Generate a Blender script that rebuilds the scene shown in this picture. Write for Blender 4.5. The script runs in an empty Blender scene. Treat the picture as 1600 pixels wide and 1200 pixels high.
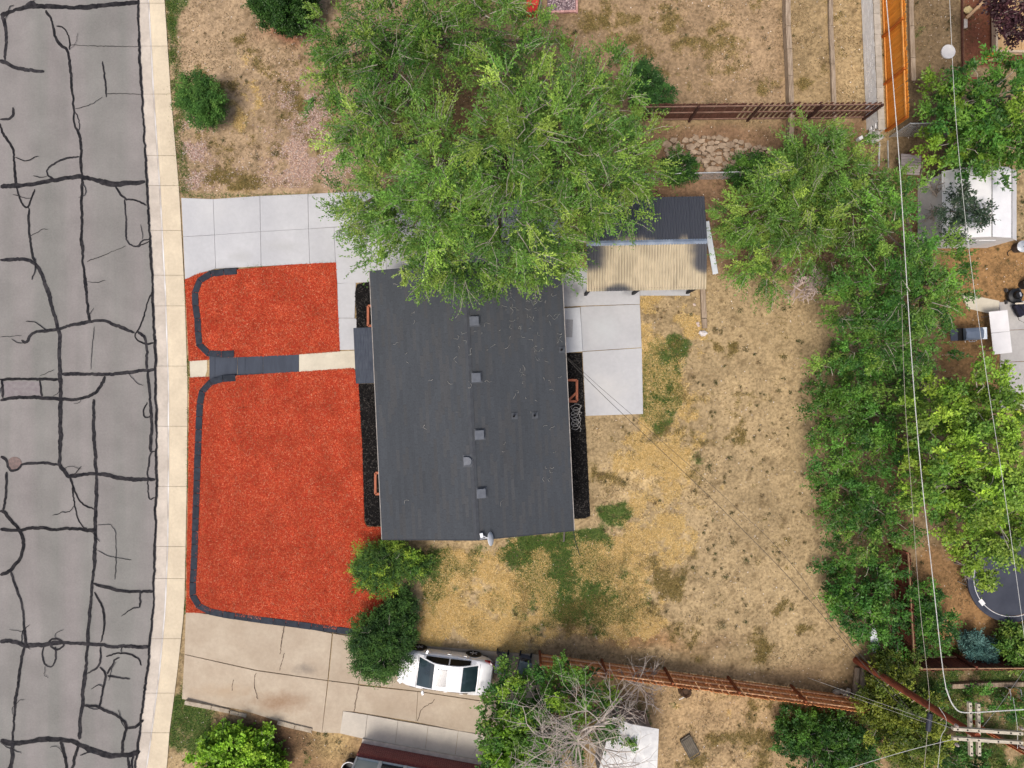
import bpy, bmesh, math, random
import numpy as np
from mathutils import Vector, Matrix
R = math.radians
rng = np.random.default_rng(7)
random.seed(7)
SC = bpy.context.scene
COL = SC.collection

# ------------------------------------------------------------------ camera, sky, sun, exposure
H = 33.0            # flying height above the yard, metres
PXM = 32.0          # photo pixels per metre on the ground
cam_d = bpy.data.cameras.new('camera'); cam = bpy.data.objects.new('camera', cam_d); COL.objects.link(cam)
cam.location = (0, 0, H); cam.rotation_euler = (0, 0, 0)
cam_d.sensor_width = 36.0; cam_d.lens = 36.0 * H / 50.0; cam_d.clip_end = 3000; cam_d.clip_start = 0.5
SC.camera = cam
W = bpy.data.worlds.new('World'); SC.world = W; W.use_nodes = True
wn = W.node_tree.nodes; wl = W.node_tree.links
SUN_EL, SUN_AZ = R(67), R(214)      # compass azimuth, clockwise from +Y
sky = wn.new('ShaderNodeTexSky'); sky.sky_type = 'NISHITA'; sky.sun_disc = False
sky.sun_elevation = SUN_EL; sky.sun_rotation = SUN_AZ; sky.air_density = 1.0; sky.dust_density = 6.0; sky.ozone_density = 0.6
bg = wn.get('Background') or wn.new('ShaderNodeBackground'); bg.inputs['Strength'].default_value = 0.115
wl.new(sky.outputs[0], bg.inputs['Color'])
sun_d = bpy.data.lights.new('sun', 'SUN'); sun = bpy.data.objects.new('sun', sun_d); COL.objects.link(sun)
sun_d.energy = 1.5; sun_d.angle = R(16); sun_d.color = (1.0, 0.95, 0.88)
sd = Vector((math.sin(SUN_AZ) * math.cos(SUN_EL), math.cos(SUN_AZ) * math.cos(SUN_EL), math.sin(SUN_EL)))
sun.rotation_euler = sd.to_track_quat('Z', 'Y').to_euler(); sun.location = sd * 60
vs = SC.view_settings; vs.view_transform = 'Standard'; vs.look = 'None'; vs.gamma = 1.0; vs.use_curve_mapping = False
vs.exposure = 0.45

# ------------------------------------------------------------------ helpers
def P(px, py, z=0.0):
    s = (H - z) / H / PXM
    return Vector(((px - 800) * s, (600 - py) * s, z))
def lin(v):
    v = v / 255.0
    return v / 12.92 if v <= 0.04045 else ((v + 0.055) / 1.055) ** 2.4
KA = 0.80
def C(r, g, b, k=1.0): return (lin(r) * KA * k, lin(g) * KA * k, lin(b) * KA * k)
def CL(lst): return np.array([C(*c) for c in lst])
def smooth(a, b, x):
    t = np.clip((x - a) / (b - a), 0, 1); return t * t * (3 - 2 * t)
def vnoise(x, y, seed):
    g = np.random.default_rng(seed).random((256, 256))
    xi = np.floor(x).astype(int); yi = np.floor(y).astype(int); fx = x - xi; fy = y - yi
    fx = fx * fx * (3 - 2 * fx); fy = fy * fy * (3 - 2 * fy)
    a = g[xi % 256, yi % 256]; b = g[(xi + 1) % 256, yi % 256]; c = g[xi % 256, (yi + 1) % 256]; d = g[(xi + 1) % 256, (yi + 1) % 256]
    return (a * (1 - fx) + b * fx) * (1 - fy) + (c * (1 - fx) + d * fx) * fy
def fbm(x, y, sc, seed, octs=4, gain=0.55):
    v = 0; a = 1.0; t = 0
    for o in range(octs):
        v = v + a * vnoise(x / sc * 2 ** o + 13.7 * o, y / sc * 2 ** o + 7.3 * o, seed + o); t += a; a *= gain
    return v / t
def ramp_z(px): return -0.27 * (1 - np.clip((np.asarray(px, float) - 288) / 112.0, 0, 1))

MATS = {}
def M(name, c, c2=None, scale=6.0, rough=0.85, bump=0.0, bscale=None, rand=0.0, metal=0.0, stretch=None, attr=None, spec=0.3, detail=6, lo=0.35, hi=0.65, fine=0.0, coat=0.0, fscale=None):
    if name in MATS: return MATS[name]
    m = bpy.data.materials.new(name); m.use_nodes = True; nt = m.node_tree; n = nt.nodes; l = nt.links
    b = n.get('Principled BSDF')
    b.inputs['Roughness'].default_value = rough; b.inputs['Metallic'].default_value = metal
    b.inputs['Specular IOR Level'].default_value = spec; b.inputs['Coat Weight'].default_value = coat
    geo = n.new('ShaderNodeNewGeometry'); vec = geo.outputs['Position']
    if stretch:
        mp = n.new('ShaderNodeMapping'); mp.inputs['Scale'].default_value = stretch; l.new(vec, mp.inputs['Vector']); vec = mp.outputs[0]
    nz = n.new('ShaderNodeTexNoise'); nz.inputs['Scale'].default_value = scale; nz.inputs['Detail'].default_value = detail; l.new(vec, nz.inputs['Vector'])
    if attr:
        at = n.new('ShaderNodeAttribute'); at.attribute_name = attr; col = at.outputs['Color']
    else:
        mr = n.new('ShaderNodeMapRange'); mr.inputs[1].default_value = lo; mr.inputs[2].default_value = hi; l.new(nz.outputs['Fac'], mr.inputs[0])
        mx = n.new('ShaderNodeMix'); mx.data_type = 'RGBA'; l.new(mr.outputs[0], mx.inputs[0])
        mx.inputs[6].default_value = (*c, 1); mx.inputs[7].default_value = (*(c2 or c), 1); col = mx.outputs[2]
    if fine > 0 or rand > 0:
        val = None
        if fine > 0:
            n2 = n.new('ShaderNodeTexNoise'); n2.inputs['Scale'].default_value = fscale or scale * 7; n2.inputs['Detail'].default_value = 5; n2.inputs['Roughness'].default_value = 0.72; l.new(vec, n2.inputs['Vector'])
            r2 = n.new('ShaderNodeMapRange'); r2.inputs[1].default_value = 0.3; r2.inputs[2].default_value = 0.7; r2.inputs[3].default_value = 1 - fine; r2.inputs[4].default_value = 1 + fine
            l.new(n2.outputs['Fac'], r2.inputs[0]); val = r2.outputs[0]
        if rand > 0:
            oi = n.new('ShaderNodeObjectInfo'); r3 = n.new('ShaderNodeMapRange'); r3.inputs[3].default_value = 1 - rand; r3.inputs[4].default_value = 1 + rand
            l.new(oi.outputs['Random'], r3.inputs[0])
            if val is None: val = r3.outputs[0]
            else:
                mm = n.new('ShaderNodeMath'); mm.operation = 'MULTIPLY'; l.new(val, mm.inputs[0]); l.new(r3.outputs[0], mm.inputs[1]); val = mm.outputs[0]
        sc = n.new('ShaderNodeVectorMath'); sc.operation = 'SCALE'; l.new(col, sc.inputs[0]); l.new(val, sc.inputs['Scale']); col = sc.outputs[0]
    l.new(col, b.inputs['Base Color'])
    if bump > 0:
        nb = n.new('ShaderNodeTexNoise'); nb.inputs['Scale'].default_value = bscale or scale * 4; nb.inputs['Detail'].default_value = 5; l.new(vec, nb.inputs['Vector'])
        bp = n.new('ShaderNodeBump'); bp.inputs['Strength'].default_value = 0.6; bp.inputs['Distance'].default_value = bump; l.new(nb.outputs['Fac'], bp.inputs['Height']); l.new(bp.outputs[0], b.inputs['Normal'])
    MATS[name] = m; return m
def stains(m, lst):
    nt = m.node_tree; n = nt.nodes; l = nt.links; b = n.get('Principled BSDF'); sock = b.inputs['Base Color']; col = sock.links[0].from_socket
    geo = n.new('ShaderNodeNewGeometry'); nz = n.new('ShaderNodeTexNoise'); nz.inputs['Scale'].default_value = 2.2; nz.inputs['Detail'].default_value = 7; nz.inputs['Roughness'].default_value = .7; l.new(geo.outputs['Position'], nz.inputs['Vector'])
    for (px, py, rx, ry, c, k) in lst:
        p = P(px, py, 0); mp = n.new('ShaderNodeMapping'); mp.vector_type = 'POINT'; mp.inputs['Scale'].default_value = (PXM / rx, PXM / ry, 0); mp.inputs['Location'].default_value = (-p.x * PXM / rx, -p.y * PXM / ry, 0); l.new(geo.outputs['Position'], mp.inputs[0])
        ln = n.new('ShaderNodeVectorMath'); ln.operation = 'LENGTH'; l.new(mp.outputs[0], ln.inputs[0]); ad = n.new('ShaderNodeMath'); ad.operation = 'MULTIPLY_ADD'; l.new(nz.outputs['Fac'], ad.inputs[0]); ad.inputs[1].default_value = 1.6; l.new(ln.outputs['Value'], ad.inputs[2])
        mr = n.new('ShaderNodeMapRange'); mr.inputs[1].default_value = 1.75; mr.inputs[2].default_value = .75; mr.inputs[3].default_value = 0; mr.inputs[4].default_value = k; l.new(ad.outputs[0], mr.inputs[0])
        mx = n.new('ShaderNodeMix'); mx.data_type = 'RGBA'; l.new(mr.outputs[0], mx.inputs[0]); l.new(col, mx.inputs[6]); mx.inputs[7].default_value = (*c, 1); col = mx.outputs[2]
    l.new(col, sock)
def leaf_mat(name, trans=0.35, rough=0.6):
    if name in MATS: return MATS[name]
    m = bpy.data.materials.new(name); m.use_nodes = True; nt = m.node_tree; n = nt.nodes; l = nt.links
    n.clear(); out = n.new('ShaderNodeOutputMaterial'); at = n.new('ShaderNodeAttribute'); at.attribute_name = 'tint'
    b = n.new('ShaderNodeBsdfPrincipled'); b.inputs['Roughness'].default_value = rough; b.inputs['Specular IOR Level'].default_value = 0.25
    t = n.new('ShaderNodeBsdfTranslucent'); mx = n.new('ShaderNodeMixShader'); mx.inputs[0].default_value = trans
    l.new(at.outputs['Color'], b.inputs['Base Color']); l.new(at.outputs['Color'], t.inputs['Color'])
    l.new(b.outputs[0], mx.inputs[1]); l.new(t.outputs[0], mx.inputs[2]); l.new(mx.outputs[0], out.inputs['Surface'])
    MATS[name] = m; return m

ORG = {}
def tag(o, label=None, cat=None, group=None, kind=None):
    if label: o['label'] = label
    if cat: o['category'] = cat
    if group: o['group'] = group
    if kind: o['kind'] = kind
    return o
def thing(name, label, cat, loc=(0, 0, 0), rz=0.0, group=None):
    o = bpy.data.objects.new(name, None); COL.objects.link(o); o.empty_display_size = 0.3
    o.location = loc; o.rotation_euler = (0, 0, rz); ORG[o] = Vector(loc)
    return tag(o, label, cat, group)
def link_mesh(name, me, mat, parent=None, loc=(0, 0, 0), rot=None, scale=None):
    o = bpy.data.objects.new(name, me); COL.objects.link(o)
    if mat is not None and not me.materials: me.materials.append(mat)
    o.parent = parent; o.location = loc
    if rot is not None: o.rotation_euler = rot
    if scale is not None: o.scale = scale
    return o
def np_mesh(name, verts, faces, tint=None, smooth_=False):
    verts = np.asarray(verts, np.float32); faces = np.asarray(faces, np.int32); k = faces.shape[1]; nf = len(faces)
    me = bpy.data.meshes.new(name)
    me.vertices.add(len(verts)); me.vertices.foreach_set('co', verts.ravel())
    me.loops.add(nf * k); me.loops.foreach_set('vertex_index', faces.ravel())
    me.polygons.add(nf); me.polygons.foreach_set('loop_start', np.arange(0, nf * k, k, dtype=np.int32)); me.polygons.foreach_set('loop_total', np.full(nf, k, np.int32))
    if tint is not None:
        dom = 'FACE' if len(tint) == nf and len(tint) != len(verts) else 'POINT'
        a = me.attributes.new('tint', 'FLOAT_COLOR', dom)
        t4 = np.ones((len(tint), 4), np.float32); t4[:, :3] = tint; a.data.foreach_set('color', t4.ravel())
    me.update(calc_edges=True)
    me.polygons.foreach_set('use_smooth', np.full(nf, bool(smooth_)))
    return me
class MB:
    def __init__(s): s.v = []; s.f = []; s.sm = []
    def add(s, vs, fs, sm=False):
        o = len(s.v); s.v += [tuple(v) for v in vs]; s.f += [tuple(i + o for i in f) for f in fs]; s.sm += [sm] * len(fs); return s
    def box(s, c, size, rz=0.0, mat=None):
        x, y, z = [q / 2 for q in size]; pts = [(-x, -y, -z), (x, -y, -z), (x, y, -z), (-x, y, -z), (-x, -y, z), (x, -y, z), (x, y, z), (-x, y, z)]
        m = mat or Matrix.Rotation(rz, 3, 'Z'); c = Vector(c)
        return s.add([m @ Vector(p) + c for p in pts], [(3, 2, 1, 0), (4, 5, 6, 7), (0, 1, 5, 4), (1, 2, 6, 5), (2, 3, 7, 6), (3, 0, 4, 7)])
    def bar(s, a, b, w, h, up=(0, 0, 1)):
        a = Vector(a); b = Vector(b); d = (b - a).normalized(); up = Vector(up)
        if abs(d.dot(up)) > 0.99: up = Vector((1, 0, 0))
        n = d.cross(up).normalized(); u = n.cross(d)
        pts = []
        for q in (a, b):
            for (i, j) in ((-1, -1), (1, -1), (1, 1), (-1, 1)): pts.append(q + n * (i * w / 2) + u * (j * h / 2))
        return s.add(pts, [(3, 2, 1, 0), (4, 5, 6, 7), (0, 1, 5, 4), (1, 2, 6, 5), (2, 3, 7, 6), (3, 0, 4, 7)])
    def tube(s, pts, rad, n=6, cap=True):
        pts = [Vector(p) for p in pts]; k = len(pts)
        if not hasattr(rad, '__len__'): rad = [rad] * k
        vs_ = []; fs = []; ref = None
        for i, p in enumerate(pts):
            d = (pts[min(i + 1, k - 1)] - pts[max(i - 1, 0)]).normalized()
            if ref is None: ref = Vector((0, 0, 1)) if abs(d.z) < 0.9 else Vector((1, 0, 0))
            a = d.cross(ref)
            if a.length < 1e-4: a = d.cross(Vector((0, 1, 0.3)))
            a.normalize(); b = d.cross(a).normalized(); ref = -b if False else ref
            for j in range(n):
                t = 2 * math.pi * j / n; vs_.append(p + (a * math.cos(t) + b * math.sin(t)) * rad[i])
        for i in range(k - 1):
            for j in range(n):
                fs.append((i * n + j, i * n + (j + 1) % n, (i + 1) * n + (j + 1) % n, (i + 1) * n + j))
        if cap: fs += [tuple(range(n - 1, -1, -1)), tuple((k - 1) * n + j for j in range(n))]
        return s.add(vs_, fs, True)
    def prism(s, poly, z0, z1):
        n = len(poly); zt = (lambda i: z1[i]) if hasattr(z1, '__len__') else (lambda i: z1); zb = (lambda i: z0[i]) if hasattr(z0, '__len__') else (lambda i: z0)
        vs_ = [(p[0], p[1], zb(i)) for i, p in enumerate(poly)] + [(p[0], p[1], zt(i)) for i, p in enumerate(poly)]
        ar = sum(poly[i][0] * poly[(i + 1) % n][1] - poly[(i + 1) % n][0] * poly[i][1] for i in range(n))
        top = tuple(range(n, 2 * n)); bot = tuple(range(n - 1, -1, -1)); sides = [(i, (i + 1) % n, n + (i + 1) % n, n + i) for i in range(n)]
        if ar < 0: top = top[::-1]; bot = bot[::-1]; sides = [q[::-1] for q in sides]
        return s.add(vs_, [top, bot] + sides)
    def lathe(s, c, prof, n=24, axis=None):
        c = Vector(c); vs_ = []; fs = []; k = len(prof); q = Vector((0, 0, 1)).rotation_difference(Vector(axis)) if axis is not None else None
        for (r, z) in prof:
            for j in range(n):
                t = 2 * math.pi * j / n; v = Vector((r * math.cos(t), r * math.sin(t), z)); vs_.append((q @ v if q else v) + c)
        for i in range(k - 1):
            for j in range(n): fs.append((i * n + j, i * n + (j + 1) % n, (i + 1) * n + (j + 1) % n, (i + 1) * n + j))
        fs += [tuple(range(n - 1, -1, -1)), tuple((k - 1) * n + j for j in range(n))]
        return s.add(vs_, fs, True)
    def build(s, name, mat, parent=None, bevel=0.0, org=None):
        o0 = org if org is not None else (ORG.get(parent, Vector((0, 0, 0))) if parent is not None else Vector((0, 0, 0)))
        me = bpy.data.meshes.new(name)
        me.from_pydata([(v[0] - o0[0], v[1] - o0[1], v[2] - o0[2]) for v in s.v], [], s.f); me.update()
        me.polygons.foreach_set('use_smooth', s.sm)
        if any(s.sm): me.set_sharp_from_angle(angle=R(40))
        o = link_mesh(name, me, mat, parent)
        ORG[o] = Vector(o0)
        if bevel > 0:
            bv = o.modifiers.new('bevel', 'BEVEL'); bv.width = bevel; bv.segments = 2; bv.limit_method = 'ANGLE'
        return o
def box_mesh(name, size, mat, base=True):
    b = MB(); b.box((0, 0, size[2] / 2 if base else 0), size); me = bpy.data.meshes.new(name); me.from_pydata(b.v, [], b.f); me.update(); me.materials.append(mat); return me
def inpoly(x, y, poly):
    x = np.asarray(x); y = np.asarray(y); r = np.zeros(x.shape, bool); n = len(poly)
    for i in range(n):
        x1, y1 = poly[i]; x2, y2 = poly[(i + 1) % n]
        if y1 == y2: continue
        c = ((y1 > y) != (y2 > y)) & (x < (x2 - x1) * (y - y1) / (y2 - y1) + x1); r ^= c
    return r
def pxy(poly, z=0): return [P(a, b, z)[:2] for a, b in poly]
def resample(pts, step):
    pts = np.array(pts, float); d = np.r_[0, np.cumsum(np.hypot(*np.diff(pts, axis=0).T))]; n = max(2, int(d[-1] / step) + 1); t = np.linspace(0, d[-1], n)
    return np.c_[np.interp(t, d, pts[:, 0]), np.interp(t, d, pts[:, 1])]
def chaikin(p, n=2):
    p = np.array(p, float)
    for _ in range(n):
        q = 0.75 * p[:-1] + 0.25 * p[1:]; r = 0.25 * p[:-1] + 0.75 * p[1:]; m = np.empty((2 * len(q), p.shape[1])); m[0::2] = q; m[1::2] = r; p = np.vstack([p[:1], m, p[-1:]])
    return p

# ------------------------------------------------------------------ ground
YS = np.array([-400, 0, 150, 300, 450, 600, 750, 850, 950, 1050, 1150, 1200, 1700])
EDGE_L = np.array([170, 216, 222, 231, 239, 244, 245, 243, 240, 231, 218, 212, 120])
FLOW = np.array([186, 232, 240, 250, 258, 263, 263, 262, 258, 249, 236, 229, 140])
EDGE_R = np.array([214, 257, 267, 280, 288, 293, 292, 290, 288, 277, 264, 261, 175])
eL = lambda y: np.interp(y, YS, EDGE_L); eF = lambda y: np.interp(y, YS, FLOW); eR = lambda y: np.interp(y, YS, EDGE_R)
def E(x, y, cx, cy, rx, ry): return np.exp(-(((x - cx) / rx) ** 2 + ((y - cy) / ry) ** 2))
def B(x, y, x0, y0, x1, y1, s=12.0): return smooth(x0 - s, x0 + s, x) * (1 - smooth(x1 - s, x1 + s, x)) * smooth(y0 - s, y0 + s, y) * (1 - smooth(y1 - s, y1 + s, y))
def green_w(x, y):
    g = 2.0 * E(x, y, 1036, 572, 32, 42) + 2.2 * E(x, y, 1028, 630, 30, 32) + 1.3 * E(x, y, 970, 805, 28, 20) + 1.1 * E(x, y, 925, 845, 45, 16) + 0.6 * E(x, y, 850, 870, 45, 28)
    g = g + 0.85 * E(x, y, 890, 920, 65, 45) + 0.3 * E(x, y, 950, 960, 60, 30) + 0.8 * E(x, y, 680, 925, 26, 35) + 0.5 * E(x, y, 1080, 720, 14, 14) + 0.6 * E(x, y, 1125, 975, 12, 10)
    g = g + 0.7 * E(x, y, 690, 880, 40, 18) + 0.4 * E(x, y, 980, 1000, 90, 16) + 0.5 * E(x, y, 830, 985, 40, 14) + 0.35 * E(x, y, 760, 870, 60, 16)
    g = g + 0.7 * B(x, y, 258, -40, 285, 120) + 0.5 * B(x, y, 265, 120, 282, 300, 8) + 0.9 * B(x, y, 258, 1085, 335, 1170, 18) + 0.5 * E(x, y, 470, 1190, 16, 20) + 0.25 * E(x, y, 400, 230, 40, 40)
    g = g + 0.5 * E(x, y, 1000, 1095, 60, 25) + 0.45 * E(x, y, 1010, 1130, 20, 30) + 0.9 * B(x, y, 1380, 1000, 1700, 1300, 25) * 0.7 + 0.35 * E(x, y, 1440, 60, 30, 60)
    g = g + .5 * B(x, y, 790, 845, 1010, 985, 40) + .25 * B(x, y, 650, 850, 800, 960, 40); return np.minimum(g, 1.15)
def straw_w(x, y):
    s = 0.95 * B(x, y, 640, 842, 1030, 1030, 40) + 0.85 * B(x, y, 925, 440, 1120, 870, 75) + 1.0 * E(x, y, 375, 150, 40, 65) + 0.4 * B(x, y, 1010, 1060, 1220, 1200, 20)
    s = s + 0.5 * E(x, y, 360, 270, 60, 30) + 0.5 * E(x, y, 540, 1180, 40, 30) + 0.35 * E(x, y, 340, 30, 60, 60) + 0.3 * B(x, y, 1040, 860, 1160, 1020, 30)
    return s
def olive_w(x, y):
    return .9 * E(x, y, 1065, 640, 50, 130) + .7 * B(x, y, 700, 850, 1080, 1010, 40) + .6 * E(x, y, 960, 760, 60, 60) + .5 * B(x, y, 290, -40, 560, 300, 30) + .55 * B(x, y, 860, -40, 1220, 150, 30) + .5 * B(x, y, 1000, 1080, 1220, 1220, 30) + .7 * E(x, y, 1180, 1010, 90, 20) + .35 * B(x, y, 1120, 480, 1260, 1000, 30) + .6 * E(x, y, 350, 285, 70, 18) + .5 * B(x, y, 1235, -40, 1340, 160, 12)
def ground_col(x, y):
    wx = x + (fbm(x, y, 60, 11) - 0.5) * 50; wy = y + (fbm(x, y, 60, 21) - 0.5) * 50
    n1 = fbm(x, y, 90, 31)[..., None]; n2 = fbm(x, y, 26, 41, 4, 0.65)[..., None]; n3 = fbm(x, y, 9, 51, 3, 0.7)[..., None]
    c = np.ones(x.shape + (1,)) * np.array(C(180, 156, 121))
    def mix(c, col, w): w = np.clip(w, 0, 1)[..., None]; return c * (1 - w) + np.array(C(*col)) * w
    c = mix(c, (178, 152, 124), B(wx, wy, 250, -200, 620, 310)); c = mix(c, (176, 148, 118), B(wx, wy, 850, -200, 1230, 165)); c = mix(c, (176, 150, 114), B(wx, wy, 1230, -200, 1345, 170, 6))
    c = mix(c, (148, 116, 94), B(wx, wy, 1000, 188, 1370, 420, 16) * 0.9); c = mix(c, (140, 118, 92), B(wx, wy, 1400, -200, 1515, 300, 8)); c = mix(c, (132, 84, 66), B(x, y, 1506, -200, 1700, 105, 3))
    c = mix(c, (166, 128, 88), B(wx, wy, 1470, 370, 1700, 640, 14)); c = mix(c, (184, 142, 100), B(wx, wy, 1430, 860, 1700, 1025, 14))
    c = mix(c, (186, 158, 122), B(wx, wy, 1000, 1050, 1400, 1400, 20)); c = mix(c, (150, 118, 92), B(wx, wy, 330, 1110, 570, 1400, 16)); c = mix(c, (196, 168, 122), E(wx, wy, 515, 1165, 50, 40))
    c = mix(c, (104, 78, 62), E(wx, wy, 450, 1160, 40, 28) * 0.8)
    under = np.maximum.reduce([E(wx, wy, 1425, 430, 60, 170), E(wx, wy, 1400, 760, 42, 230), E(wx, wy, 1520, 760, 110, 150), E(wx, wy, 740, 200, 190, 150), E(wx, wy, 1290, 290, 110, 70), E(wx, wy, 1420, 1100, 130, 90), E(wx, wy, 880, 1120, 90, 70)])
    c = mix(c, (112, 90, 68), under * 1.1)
    pk = np.clip(1.2 * E(wx, wy, 500, 225, 55, 70) + 1.1 * E(wx, wy, 300, 245, 26, 60) + 0.9 * E(wx, wy, 465, 165, 36, 45) + 0.4 * E(wx, wy, 430, 270, 60, 20), 0, 1)
    c = mix(c, (196, 164, 148), pk * smooth(.36, .56, n2[..., 0]) * .9)
    c = mix(c, (168, 106, 84), E(wx, wy, 445, 55, 34, 12) * 0.8)
    st = straw_w(wx, wy); c = mix(c, (216, 186, 118), (st > .02) * smooth(.57, .70, .36 * np.clip(st, 0, 1) + .62 * fbm(x, y, 42, 241, 5, .68)) * 0.8)
    ol = olive_w(wx, wy); c = mix(c, (150, 128, 76), (ol > .02) * smooth(.55, .76, .30 * np.clip(ol, 0, 1) + .75 * fbm(x, y, 34, 341, 5, .7)) * .8)
    c = mix(c, (214, 184, 136), E(wx, wy, 1020, 745, 60, 36) * 0.7)
    c = mix(c, (168, 118, 78), E(wx, wy, 960, 990, 70, 12) * 0.6 + E(wx, wy, 1010, 1010, 70, 12) * 0.6)
    c = mix(c, (122, 98, 78), (E(wx, wy, 1130, 1010, 40, 22) + E(wx, wy, 1260, 1050, 50, 12)) * 0.5)
    gw = green_w(wx, wy); c = mix(c, (84, 112, 50), (gw > .02) * smooth(.58, .80,   .52 * np.clip(gw, 0, 1.15) + .72 * fbm(x, y, 24, 141, 5, .72)) * 0.78)
    # trodden, damp and humus patches: low-frequency mottling of the soil itself
    c = c * (0.74 + 0.36 * n1 + 0.0) * (0.72 + 0.56 * n2)
    c = c * np.array([.965, .985, .945])
    spots = smooth(0.60, 0.74, n3[..., 0]) * 0.5; c = mix(c, (96, 78, 52), spots)
    return c
gx = np.r_[-14000, -5000, -2000, -900, -500, -300, np.arange(-200, 1801, 4), 1900, 2200, 3000, 6000, 15000].astype(float)
gy = np.r_[-14000, -5000, -2000, -900, -400, np.arange(-200, 1401, 4), 1600, 2000, 3000, 6000, 15000].astype(float)
GX, GY = np.meshgrid(gx, gy)
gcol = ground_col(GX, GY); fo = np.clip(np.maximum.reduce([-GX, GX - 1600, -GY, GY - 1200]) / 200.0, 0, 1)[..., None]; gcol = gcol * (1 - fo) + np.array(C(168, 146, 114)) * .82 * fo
GZ = ramp_z(GX) + (fbm(GX, GY, 40, 61) - 0.55) * 0.05 + (fbm(GX, GY, 8, 71, 2) - 0.5) * 0.02 - 0.03
GZ = np.where(GX < eR(np.clip(GY, -400, 1700)) - 6, -0.62, GZ)
s_ = (H - GZ) / H / PXM
gv = np.stack([(GX - 800) * s_, (600 - GY) * s_, GZ], -1).reshape(-1, 3)
ny, nx = GX.shape; idx = np.arange(nx * ny).reshape(ny, nx)
gf = np.stack([idx[1:, :-1], idx[1:, 1:], idx[:-1, 1:], idx[:-1, :-1]], -1).reshape(-1, 4)
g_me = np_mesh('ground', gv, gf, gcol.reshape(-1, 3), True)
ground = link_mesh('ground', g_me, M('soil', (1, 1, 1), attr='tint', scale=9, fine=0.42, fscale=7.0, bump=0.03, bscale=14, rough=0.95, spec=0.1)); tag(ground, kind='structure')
def ground_z(px, py): return float(ramp_z(px)) - 0.03

# ------------------------------------------------------------------ road, crack seals, gutter, pavement
ZR, ZW = -0.38, -0.25
ys = np.arange(-240, 1480, 20.0)
rv = []; rf = []
xs_ = [-600, -300, -100, 0, 60, 120, 180]
for j, y in enumerate(ys):
    for x in xs_ + [float(eL(y))]: rv.append(P(x, y, ZR))
k = len(xs_) + 1
for j in range(len(ys) - 1):
    for i in range(k - 1): rf.append((j * k + i, (j + 1) * k + i, (j + 1) * k + i + 1, j * k + i + 1))
mb = MB(); mb.add(rv, rf)
def asphalt():
    m = bpy.data.materials.new('asphalt'); m.use_nodes = True; nt = m.node_tree; n = nt.nodes; l = nt.links; b = n['Principled BSDF']
    b.inputs['Roughness'].default_value = 0.9; b.inputs['Specular IOR Level'].default_value = 0.2
    geo = n.new('ShaderNodeNewGeometry')
    mp = n.new('ShaderNodeMapping'); mp.inputs['Scale'].default_value = (1, 0.06, 1); l.new(geo.outputs['Position'], mp.inputs[0])
    a = n.new('ShaderNodeTexNoise'); a.inputs['Scale'].default_value = 0.9; a.inputs['Detail'].default_value = 3; l.new(mp.outputs[0], a.inputs['Vector'])
    r = n.new('ShaderNodeValToRGB'); e = r.color_ramp.elements
    e[0].position = 0.36; e[0].color = (*C(141, 136, 134), 1); e[1].position = 0.64; e[1].color = (*C(130, 129, 125), 1); l.new(a.outputs['Fac'], r.inputs[0])
    f = n.new('ShaderNodeTexNoise'); f.inputs['Scale'].default_value = 11; f.inputs['Detail'].default_value = 6; f.inputs['Roughness'].default_value = 0.8; l.new(geo.outputs['Position'], f.inputs['Vector'])
    g = n.new('ShaderNodeTexNoise'); g.inputs['Scale'].default_value = 0.7; g.inputs['Detail'].default_value = 6; l.new(geo.outputs['Position'], g.inputs['Vector'])
    ad = n.new('ShaderNodeMath'); ad.operation = 'MULTIPLY_ADD'; l.new(f.outputs['Fac'], ad.inputs[0]); ad.inputs[1].default_value = 0.6; 
    a2 = n.new('ShaderNodeMath'); a2.operation = 'MULTIPLY_ADD'; l.new(g.outputs['Fac'], a2.inputs[0]); a2.inputs[1].default_value = 0.55; a2.inputs[2].default_value = 0.44; l.new(a2.outputs[0], ad.inputs[2])
    sc = n.new('ShaderNodeVectorMath'); sc.operation = 'SCALE'; l.new(r.outputs[0], sc.inputs[0]); l.new(ad.outputs[0], sc.inputs['Scale']); l.new(sc.outputs[0], b.inputs['Base Color'])
    bp = n.new('ShaderNodeBump'); bp.inputs['Strength'].default_value = 0.4; bp.inputs['Distance'].default_value = 0.01; l.new(f.outputs['Fac'], bp.inputs['Height']); l.new(bp.outputs[0], b.inputs['Normal'])
    return m
road = mb.build('road', asphalt()); tag(road, kind='structure')
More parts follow.
